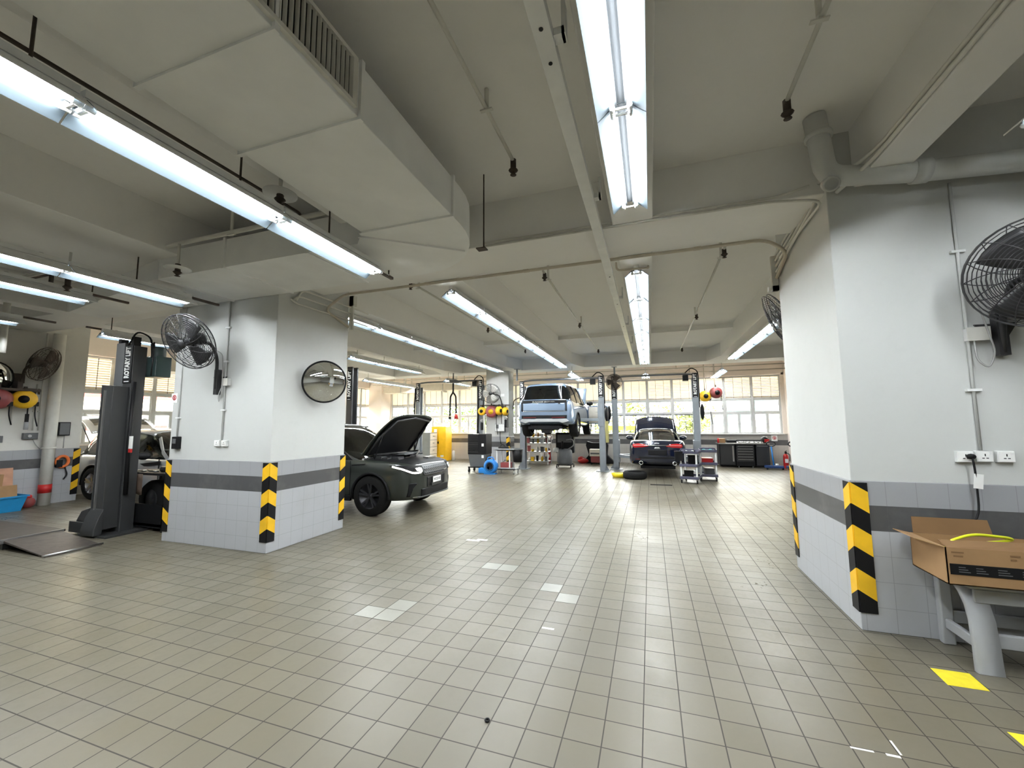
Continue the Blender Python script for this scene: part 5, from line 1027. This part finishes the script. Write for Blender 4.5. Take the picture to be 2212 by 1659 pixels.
def decal(t,name,F,ys,zs,k,mt,th=.012,label=None):
    """a panel that follows the body skin"""
    ys=[ys[0]+(ys[-1]-ys[0])*i/30 for i in range(31)]; zs=[zs[0]+(zs[-1]-zs[0])*i/8 for i in range(9)]
    o=MB().grid([[(F(y,z,k),y,z) for z in zs] for y in ys]).build(name,mt,t,label=label); o.modifiers.new('s','SOLIDIFY').thickness=th
    o.modifiers['s'].offset=0; return o
def lin(a,b,n): return [a+(b-a)*i/n for i in range(n+1)]
def patch(t,name,F,P,k,th,mt,n=6,label=None):
    """outline in (y,z) laid on the skin: fan of quads from the outline to its centre"""
    cy=sum(p[0] for p in P)/len(P); cz=sum(p[1] for p in P)/len(P); N=len(P); rows=[]
    Q=[]
    for i in range(N):
        a,b=P[i],P[(i+1)%N]
        for j in range(3): Q.append((a[0]+(b[0]-a[0])*j/3,a[1]+(b[1]-a[1])*j/3))
    for i in range(n+1):
        f=1-i/n; rows.append([(F(cy+(y-cy)*max(f,.01),cz+(z-cz)*max(f,.01),k),cy+(y-cy)*max(f,.01),cz+(z-cz)*max(f,.01)) for y,z in Q])
    o=MB().grid(rows,True,closed=True).build(name,mt,t,label=label); md=o.modifiers.new('s','SOLIDIFY'); md.thickness=th; md.offset=0; return o
def gh_ring(r, d=0):
    x,wb,wr,zb,zr=r
    h=[(0,zb-.1),(wb+d,zb-.1),(wb+d,zb),(wb*.55+wr*.45+.012+d,zb+.5*(zr-zb)),(wr*1.0+.012+d,zr-.075),(wr*.96+d,zr-.03+d*.7),(wr*.8,zr-.004+d),(wr*.4,zr+.012+d),(0,zr+.016+d)]
    return h
def greenhouse(t, st, mt, roof, x0, x1, gl, pill=(), pm=None, n=30, door_lines=True):
    S=resample(st,n); rows=[[(r[0],y,z) for y,z in ring(gh_ring(r))] for r in S]
    m=MB().grid(rows,True,closed=True); k=len(rows[0]); m.add(rows[0],[tuple(range(k))]); m.add(rows[-1],[tuple(range(k))]); m.build('windows',gl,t,label='dark glass all round')
    rr=[r for r in S if x0<=r[0]<=x1]; rows=[]
    for r in rr:
        h=gh_ring(r,.008)[4:]; rows.append([(r[0],y,z) for y,z in h]+[(r[0],-y,z) for y,z in reversed(h[:-1])])
    MB().grid(rows).build('roof',roof,t).modifiers.new('s','SOLIDIFY').thickness=.012
    def at(x):
        return min(S,key=lambda q:abs(q[0]-x))
    for xb,xt,wd in pill:
        for s in (-1,1):
            a=gh_ring(at(xb),.006); b=gh_ring(at(xt),.006); mid=gh_ring(at((xb+xt)/2),.008)
            p=[(xb,s*a[2][0],a[2][1]-.03),((xb+xt)/2,s*mid[3][0],mid[3][1]),(xt,s*b[4][0],b[4][1]+.01)]
            m=MB()
            for u,v in zip(p,p[1:]): m.bar(u,v,wd,.02,up=(0,s,.3))
            m.build('pillar',pm or roof,t)
def wheel(t,x,y,R,w,s,rim,n=5):
    o=MB().lathe([(R*.62,-w/2),(R*.9,-w/2),(R,-w*.36),(R,w*.36),(R*.9,w/2),(R*.62,w/2),(R*.6,0),(R*.62,-w/2)],(x,y,R),(0,1,0),36).build('wheel',M_rubber,t)
    m=MB().lathe([(R*.6,-w*.4),(R*.66,w*.46),(R*.62,w*.42),(R*.56,w*.1),(0,w*.02)] if s>0 else [(R*.6,w*.4),(R*.66,-w*.46),(R*.62,-w*.42),(R*.56,-w*.1),(0,-w*.02)],(x,y,R),(0,1,0),32)
    for k in range(n):
        for d in (-.16,.16):
            a=2*PI*k/n+.3; b=a+d; e=Vector((x+R*.62*math.cos(b),y+s*w*.4,R+R*.62*math.sin(b))); c=Vector((x+R*.1*math.cos(a),y+s*w*.3,R+R*.1*math.sin(a))); m.bar(c,e,R*.09,.03,up=(0,1,0))
    m.lathe([(0,w*.36*s),(R*.15,w*.34*s),(R*.17,w*.2*s)],(x,y,R),(0,1,0),16)
    m.build('rim',rim,o)
def mirror(t,x,y,z,s,mt):
    m=MB().ell((x,y+s*.13,z),(.09,.13,.085),14,8).bar((x+.02,y-s*.02,z-.06),(x,y+s*.08,z-.04),.05,.03); m.build('door_mirror',mt,t)
def car(name,lb,loc,rz): return thing(name,lb,'car',loc,rz,group=None)
# --- dark green SUV with bonnet up (faces +x)
t=car('suv','dark green SUV with raised black bonnet and lit headlamp beside the left column',(-6.38,7.33,0),0)
st=[(-2.28,.74,.42,.98),(-2.24,.82,.36,1.04),(-2.0,.88,.28,1.06),(-1.4,.90,.26,1.06),(0,.905,.26,1.04),(1.0,.905,.26,1.02),(1.5,.895,.26,1.0),(1.85,.87,.27,.97),(2.08,.81,.28,.94),(2.2,.70,.29,.90),(2.27,.56,.31,.84),(2.3,.44,.34,.76)]
disco_body=car_body(t,st,M_pgreen,(-1.33,1.42),.365)
gs=[(-2.2,.80,.60,1.02,1.07),(-2.1,.82,.62,1.02,1.50),(-1.75,.84,.63,1.02,1.65),(-.9,.86,.64,1.02,1.70),(-.1,.86,.63,1.02,1.68),(.25,.85,.60,1.02,1.60),(1.12,.80,.64,1.0,1.06)]
greenhouse(t,gs,M_cargl,M_pgreen,-2.1,.2,M_cargl,((.95,.22,.06),(-.35,-.45,.07),(-1.3,-1.25,.07)),M_black)
MB().bar((.2,-.6,1.63),(-1.95,-.63,1.63),.04,.03).bar((.2,.6,1.63),(-1.95,.63,1.63),.04,.03).build('roof_rail',M_chrome,t)
for x in (-1.33,1.42):
    for s in (-1,1): wheel(t,x,s*.80,.365,.24,s,M_rim)
mirror(t,.72,-.87,1.1,-1,M_pgreen); mirror(t,.72,.87,1.1,1,M_pgreen)
# engine bay
BT=BVHTree.FromPolygons([v.co.copy() for v in disco_body.data.vertices],[tuple(q.vertices) for q in disco_body.data.polygons])
def top(x,y):
    h=BT.ray_cast(Vector((x,y,4)),Vector((0,0,-1))); return h[0].z if h[0] is not None else 1.0
MB().grid([[(x,y*(1-.25*max(0,x-1.7)**1.5*2.2),top(x,y*(1-.25*max(0,x-1.7)**1.5*2.2))+.005) for y in lin(-.76,.76,18)] for x in lin(1.0,2.17,16)]).build('engine_bay',M_black,t)
R=random.Random(11); m=MB()
for i in range(16):
    x=R.uniform(1.15,1.95); y=R.uniform(-.55,.55); m.box(x-R.uniform(.05,.14),x+.1,y-R.uniform(.05,.13),y+.1,.92,top(x,y)+R.uniform(.012,.05))
m.tube(rounded([(1.2,-.5,1.08),(1.6,-.3,1.12),(1.8,.3,1.08)],.1),.025,7).tube(rounded([(1.3,.5,1.08),(1.7,.35,1.13),(1.95,-.2,1.06)],.1),.02,7)
m.build('engine',M_blk2,t,bevel=.008); MB().box(1.35,1.75,-.28,.2,1.07,1.10).build('engine_cover',M_dgrey,t,bevel=.012); MB().box(1.88,2.0,.2,.5,.98,1.01).build('steel_bracket',M_steel,t)
# bonnet
hx,hz,th=1.12,1.08,.86; ct,sn=math.cos(th),math.sin(th)
def hood(u,v,k=0): # u forward 0..1, v -1..1
    L=1.07; w=.80-.10*u**4; x=L*u*(1-.07*abs(v)**4*(u>.3)); c=.022*math.sin(PI*min(u,1))+.02*(1-v*v)-(.035*u**4)
    return (hx+x*ct-(c-k)*sn, w*v, hz+x*sn+(c-k)*ct)
rows=[[hood(i/12,-1+j/7) for j in range(15)] for i in range(13)]
MB().grid(rows).build('bonnet',M_pgreen,t).modifiers.new('s','SOLIDIFY').thickness=.012
rows=[[hood(.04+.92*i/10,(-1+j/6)*.93,.05) for j in range(13)] for i in range(11)]
MB().grid(rows).build('bonnet_lining',M_black,t)
MB().tube([hood(.06,-.9,.06),hood(.5,-.92,.075),hood(.9,-.8,.06),hood(.94,0,.05),hood(.9,.8,.06),hood(.5,.92,.075),hood(.06,.9,.06)],.022,6).build('bonnet_rib',M_blk2,t)
for s in (-1,1): MB().tube([(1.35,s*.68,1.02),Vector(hood(.55,s*.85,.06))],.011,6).build('gas_strut',M_black,t)
# front
F=skin(disco_body,1)
decal(t,'grille',F,lin(-.45,.45,14),(.735,.78,.83,.87,.9),.006,M_dgrey,.012)
m=MB()
for r_ in range(4):
    for i in range(13):
        y=-.42+.066*i+(.033 if r_%2 else 0); z=.755+.038*r_; e=F(y,z,.016)
        m.add([(F(y,z,.016),y-.019,z),(F(y,z-.01,.016),y,z-.011),(F(y,z,.016),y+.019,z),(F(y,z+.01,.016),y,z+.011)],[(0,1,2,3)])
m.build('grille_mesh',M_black,t)
MB().tube([(F(y,z,.012),y,z) for y,z in [(-.48,.905)]+[(y,.725) for y in lin(-.45,.45,10)]+[(.48,.905)]],.011,6).build('grille_frame',M_blk2,t)
decal(t,'grille_bar',F,lin(-.44,.44,10),(.812,.822),.02,M_blk2,.01)
patch(t,'badge',F,[(.28,.75),(.36,.75),(.36,.775),(.28,.775)],.022,.006,M_chrome,2)
for sg in (-1,1):
    hp=[(.50,.905),(.50,.80),(.57,.755),(.70,.765),(.77,.80),(.81,.845),(.835,.915),(.78,.92),(.62,.91)]
    patch(t,'headlamp',F,[(sg*y,z) for y,z in hp],.006,.012,M_black)
    side=[(.832,.905),(.80,.86),(.76,.825),(.70,.79),(.66,.783),(.60,.783),(.55,.785),(.515,.81),(.52,.85),(.56,.862),(.63,.857),(.605,.83),(.56,.83)]
    MB().tube([(F(sg*y,z,.016),sg*y,z) for y,z in side],.016,6).build('daylight_strip',M_drl if sg<0 else M_white,t,label='lit white daylight strip' if sg<0 else None)
    patch(t,'air_intake',F,[(sg*y,z) for y,z in ((.62,.60),(.75,.60),(.765,.36),(.72,.36),(.68,.54),(.62,.57))],.004,.01,M_black)
    decal(t,'trim_strip',F,[sg*y for y in lin(.55,.68,4)],(.335,.35),.012,M_chrome,.008)
decal(t,'lower_grille',F,lin(-.52,.52,12),(.345,.39,.44,.48),.006,M_black,.012)
decal(t,'plate_recess',F,lin(-.34,.34,8),(.50,.56,.62,.68),.004,M_black,.008)
decal(t,'bumper_edge',F,lin(-.60,.60,14),(.325,.345),.014,M_dgrey,.02)
px=max(F(0,.61),F(.15,.61),F(-.15,.61))+.02
p=MB().box(px,px+.012,-.16,.14,.555,.665).build('number_plate',M_paper,t)
m=text_mb('WZE107',.07,.003,frame_M((px+.0135,-.01,.61),(0,1,0),(0,0,1))); m.build('plate_lettering',M_dgrey,p)
MB().box(px-.03,px+.006,-.2,.18,.5,.556).build('plate_holder',M_blk2,t)
MB().prism([(1.0,.93),(1.32,.955),(1.3,.93),(1.02,.91)],'y',-.912,-.9).build('side_vent',M_black,t)
for x in (.98,-.35): MB().box(x-.004,x+.004,-.909,-.9,.35,1.0).build('door_gap',M_black,t)
MB().box(-2.0,1.0,-.912,-.86,.26,.36).build('sill',M_black,t,bevel=.01)
MB().ob((-1.5,-.1,1.76),(.75,.8,.06),rz=.1).build('roof_load',mat('brown_roof_box',(.12,.06,.03),.5,var=.3),t,bevel=.02)
# --- silver SUV, tailgate raised (faces +x, tail to the left window)
t=car('suv','silver SUV with raised tailgate by the left windows behind the near lift post',(-10.95,6.87,0),0)
st=[(-2.2,.76,.40,.92),(-2.15,.84,.34,.98),(-1.9,.90,.27,1.02),(-1.2,.91,.25,1.02),(0,.915,.25,.99),(1.0,.905,.25,.96),(1.6,.89,.26,.92),(2.0,.82,.28,.86),(2.2,.66,.32,.76),(2.25,.5,.36,.66)]
car_body(t,st,M_psilver,(-1.33,1.4),.37)
gs=[(-2.1,.78,.60,.98,1.05),(-1.95,.80,.62,.98,1.46),(-1.5,.82,.63,.98,1.57),(-.6,.84,.63,.98,1.60),(.1,.84,.61,.97,1.56),(.45,.83,.58,.96,1.46),(1.25,.78,.62,.93,1.0)]
greenhouse(t,gs,M_cargl,M_psilver,-1.95,.4,M_cargl,((1.1,.42,.07),(-.25,-.35,.06),(-1.1,-1.35,.13)),M_psilver)
for x in (-1.33,1.4):
    for s in (-1,1): wheel(t,x,s*.81,.37,.24,s,M_rim2)
mirror(t,.62,-.88,1.04,-1,M_black); mirror(t,.62,.88,1.04,1,M_black)
for x in (.95,-.3): MB().box(x-.004,x+.004,-.92,-.9,.35,.97).build('door_gap',M_black,t)
MB().prism([(.35,.86),(1.0,.93),(1.02,.85),(.5,.81)],'y',-.922,-.905).build('painted_mirror_shadow',M_black,t)  # black sheet on the door painting in the mirror's shadow
MB().box(-.2,-.02,-.93,-.915,.84,.86).build('door_handle',M_psilver,t)
rows=[]
for i in range(9):
    u=i/8; rows.append([(-1.85-.95*u*math.cos(.45)+.1*u*u, y, 1.56+.95*u*math.sin(.45)+.08*math.sin(PI*u)-.1*abs(y)**3) for y in [-.72+1.44*j/10 for j in range(11)]])
MB().grid(rows).build('tailgate',M_psilver,t).modifiers.new('s','SOLIDIFY').thickness=.03
MB().grid([[(p[0],p[1]*.86,p[2]+.012) for p in r] for r in rows[2:7]]).build('tailgate_glass',M_cargl2,t)
for s in (-1,1): MB().tube([(-2.0,s*.68,1.3),(-2.45,s*.66,1.78)],.014,6).build('gas_strut',M_black,t)
m=MB().grid([[(-2.15+.4*i/5,-.75+.3*j/4,1.03+.05*math.sin(i*2.1+j*1.7)) for j in range(5)] for i in range(6)]); o=m.build('cloth',M_paper,t); o.modifiers.new('s','SOLIDIFY').thickness=.01
# --- ice blue SUV on the lift (faces +y)
t=car('suv','ice blue luxury SUV raised on the grey lift, seen from the rear',(-3.2,15.05,1.23),PI/2)
W=.93
st=[(-2.4,.77,.56,1.14),(-2.385,.83,.52,1.19),(-2.3,.88,.46,1.21),(-2.1,.915,.40,1.2),(-1.4,.93,.34,1.17),(0,.93,.32,1.13),(1.2,.925,.33,1.11),(1.8,.90,.36,1.08),(2.2,.83,.4,1.03),(2.38,.66,.46,.92),(2.42,.5,.52,.8)]
rr_body=car_body(t,st,M_pblue,(-1.42,1.42),.385)
gs=[(-2.36,.80,.70,1.16,1.2),(-2.26,.81,.67,1.18,1.45),(-2.08,.83,.645,1.18,1.70),(-1.8,.84,.645,1.17,1.755),(-.8,.86,.655,1.15,1.775),(0,.86,.65,1.13,1.77),(.4,.85,.62,1.12,1.70),(1.25,.80,.66,1.08,1.13)]
greenhouse(t,gs,M_cargl,M_pblue,-2.12,.38,M_cargl,((1.1,.4,.06),(-.2,-.3,.06),(-1.2,-1.3,.06)),M_black)
for x in (-1.42,1.42):
    for s in (-1,1): wheel(t,x,s*.80,.385,.27,s,M_rim2)
mirror(t,.85,-.88,1.2,-1,M_black); mirror(t,.85,.88,1.2,1,M_black)
F=skin(rr_body,-1)
decal(t,'tailgate',F,lin(-.69,.69,14),(.85,.95,1.05,1.09),.004,M_pblue,.008)
decal(t,'black_strip',F,lin(-.73,.73,16),(1.10,1.155,1.17,1.19),.008,M_black,.014)
xs_=F(0,1.125,.02)
m=text_mb('RANGE ROVER',.055,.006,frame_M((xs_,0,1.135),(0,-1,0),(0,0,1)),sx=2.0,bold=.004); m.build('tailgate_lettering',M_chrome,t)
for sg in (-1,1):
    decal(t,'tail_lamp',F,[sg*y for y in lin(.70,.745,3)],lin(.84,1.14,5),.008,M_black,.014,'tall black tail lamp')
    decal(t,'reflector',F,[sg*y for y in lin(.25,.68,5)],(.625,.65),.016,M_redlit,.008)
decal(t,'chrome_strip',F,lin(-.69,.69,12),(.826,.84),.010,M_chrome,.01)
patch(t,'badge',F,[(-.47,1.06),(-.54,1.06),(-.54,1.095),(-.47,1.095)],.01,.006,M_blk2,2)
decal(t,'bumper_insert',F,lin(-.74,.74,14),(.60,.64,.68,.71),.006,M_black,.012)
MB().prism([(-.8,.52),(-.72,.60),(-.3,.585),(-.25,.60),(.25,.60),(.3,.585),(.72,.60),(.8,.52),(.6,.46),(.5,.50),(-.5,.50),(-.6,.46)],'x',-2.44,-2.38).build('skid_plate',M_grey,t,bevel=.008)
m=MB().box(-2.3,2.2,-.55,.55,.27,.36); m.box(-2.2,-1.9,-.5,.5,.38,.5); m.cyl((-1.42,-.7,.385),(-1.42,.7,.385),.05,10).cyl((1.42,-.7,.385),(1.42,.7,.385),.05,10).ell((-1.42,.0,.34),(.22,.17,.16),14,8).box(-2.25,-1.95,-.15,.12,.15,.4).cyl((-2.2,-.45,.33),(-2.2,.45,.33),.09,12)
m.build('underbody',M_black,t)
for s in (-1,1): MB().bar((-1.42,s*.2,.3),(-1.42,s*.72,.26),.12,.05).cyl((-1.6,s*.5,.28),(-1.6,s*.5,.6),.05,10).build('suspension_arm',M_steel,t)
MB().prism([(0,0),(.95,.03),(.98,.3),(.85,.62),(.6,.66),(.1,.64)],'z',-.03,.03)
m=MB().prism([(0,.42),(.95,.42),(1.0,.75),(.9,1.1),(0,1.12)],'y',-.03,.03); m.move(Matrix.Translation((.95,-.92,0))@Matrix.Rotation(math.radians(180+62),4,'Z')); m.build('open_door',M_pblue,t,bevel=.01)
m=MB().prism([(.06,.46),(.9,.46),(.94,.75),(.85,1.05),(.06,1.08)],'y',-.045,-.03).box(.15,.75,-.07,-.045,.72,.78).tube(rounded([(.3,-.05,.6),(.75,-.06,.58),(.7,-.06,.85),(.35,-.05,.88)],.08),.012,6); m.move(Matrix.Translation((.95,-.92,0))@Matrix.Rotation(math.radians(180+62),4,'Z')); m.build('door_lining',M_skin,t)
rows=[[(1.2+.95*u*.55,y,1.12+.95*u*.8+.05*math.sin(PI*u)-.06*abs(y)**3) for y in [-.78+1.56*j/10 for j in range(11)]] for u in [i/8 for i in range(9)]]
MB().grid(rows).build('bonnet',M_pblue,t).modifiers.new('s','SOLIDIFY').thickness=.02
# --- midnight blue saloon, bonnet up (faces +y)
t=car('saloon_car','midnight blue saloon with red tail lamps and raised bonnet, seen from behind',(.17,15.35,.16),PI/2)
st=[(-2.2,.66,.42,.86),(-2.18,.73,.34,.93),(-2.08,.79,.26,.965),(-1.8,.83,.21,.975),(-1.2,.845,.19,.965),(0,.85,.19,.93),(1.0,.845,.19,.92),(1.6,.82,.2,.86),(2.0,.74,.24,.76),(2.15,.6,.3,.66),(2.2,.45,.35,.6)]
xf_body=car_body(t,st,M_pnavy,(-1.32,1.32),.33,arch=False)
gs=[(-1.72,.66,.52,.94,.965),(-1.3,.70,.53,.94,1.13),(-.85,.74,.53,.93,1.27),(-.4,.75,.54,.92,1.315),(.1,.75,.53,.91,1.30),(.4,.74,.50,.9,1.22),(1.1,.70,.56,.88,.92)]
greenhouse(t,gs,M_cargl2,M_pnavy,-.8,.36,M_cargl2,((1.0,.38,.06),(-.2,-.25,.05),(-1.62,-.85,.12)),M_pnavy)
mirror(t,.55,-.79,.98,-1,M_pnavy); mirror(t,.55,.79,.98,1,M_pnavy)
MB().box(-.9,.9,-.55,.55,.78,.86).box(-.35,-.2,-.6,-.1,.86,1.12).box(-.35,-.2,.1,.6,.86,1.12).box(.35,.5,-.55,-.12,.86,1.15).box(.35,.5,.12,.55,.86,1.15).build('seats',M_skin,t,bevel=.03)
F=skin(xf_body,-1)
for sg in (-1,1):
    patch(t,'tail_lamp',F,[(sg*y,z) for y,z in ((.24,.815),(.34,.87),(.55,.895),(.70,.875),(.715,.81),(.66,.765),(.42,.78))],.006,.012,M_tail)
    decal(t,'lamp_strip',F,[sg*y for y in lin(.36,.68,6)],(.83,.848),.016,mat('pale_red_lens',(.75,.3,.28),.15),.006,'pale bright bar in the tail lamp')
    MB().lathe([(.04,0),(.065,-.01),(.065,.06),(.05,.06)],(F(sg*.48,.46,.0),sg*.48,.31),(1,0,0),18).build('exhaust_tip',M_chrome,t)
    patch(t,'reflector',F,[(sg*y,z) for y,z in ((.5,.41),(.64,.41),(.64,.435),(.5,.435))],.008,.006,M_redlit,2)
decal(t,'chrome_strip',F,lin(-.40,.40,10),(.83,.85),.010,M_chrome,.01)
patch(t,'badge',F,[(-.07,.895),(.07,.895),(.06,.915),(-.06,.915)],.012,.006,M_chrome,2)
decal(t,'plate_recess',F,lin(-.27,.27,6),(.55,.60,.65,.71),.004,M_black,.008)
patch(t,'emblem',F,[(-.09,.74),(.09,.74),(.06,.79),(-.06,.79)],.010,.006,M_steel,2)
decal(t,'rear_diffuser',F,lin(-.55,.55,12),(.44,.47,.50),.004,M_black,.01)
m=MB().box(-2.0,2.0,-.5,.5,.13,.21); m.build('underbody',M_black,t)
for x in (-1.32,1.32):
    for s in (-1,1): MB().lathe([(0,-.03),(.14,-.03),(.14,.03),(0,.03)],(x,s*.72,.33),(0,1,0),20).bar((x,s*.3,.3),(x,s*.68,.3),.06,.05).build('brake_disc',M_steel,t)
rows=[[(1.05+.95*u*.42,y*(1-.12*u*u),.90+.95*u*.9+.06*math.sin(PI*u)-.18*abs(y)**2.5*u-.03*abs(y)) for y in [-.76+1.52*j/12 for j in range(13)]] for u in [i/9 for i in range(10)]]
MB().grid(rows).build('bonnet',M_pnavy,t).modifiers.new('s','SOLIDIFY').thickness=.02
MB().grid([[(p[0]-.02,p[1]*.9,p[2]+.0) for p in r[1:-1]] for r in rows[1:9]]).build('bonnet_outer_panel',M_pnavy,t)
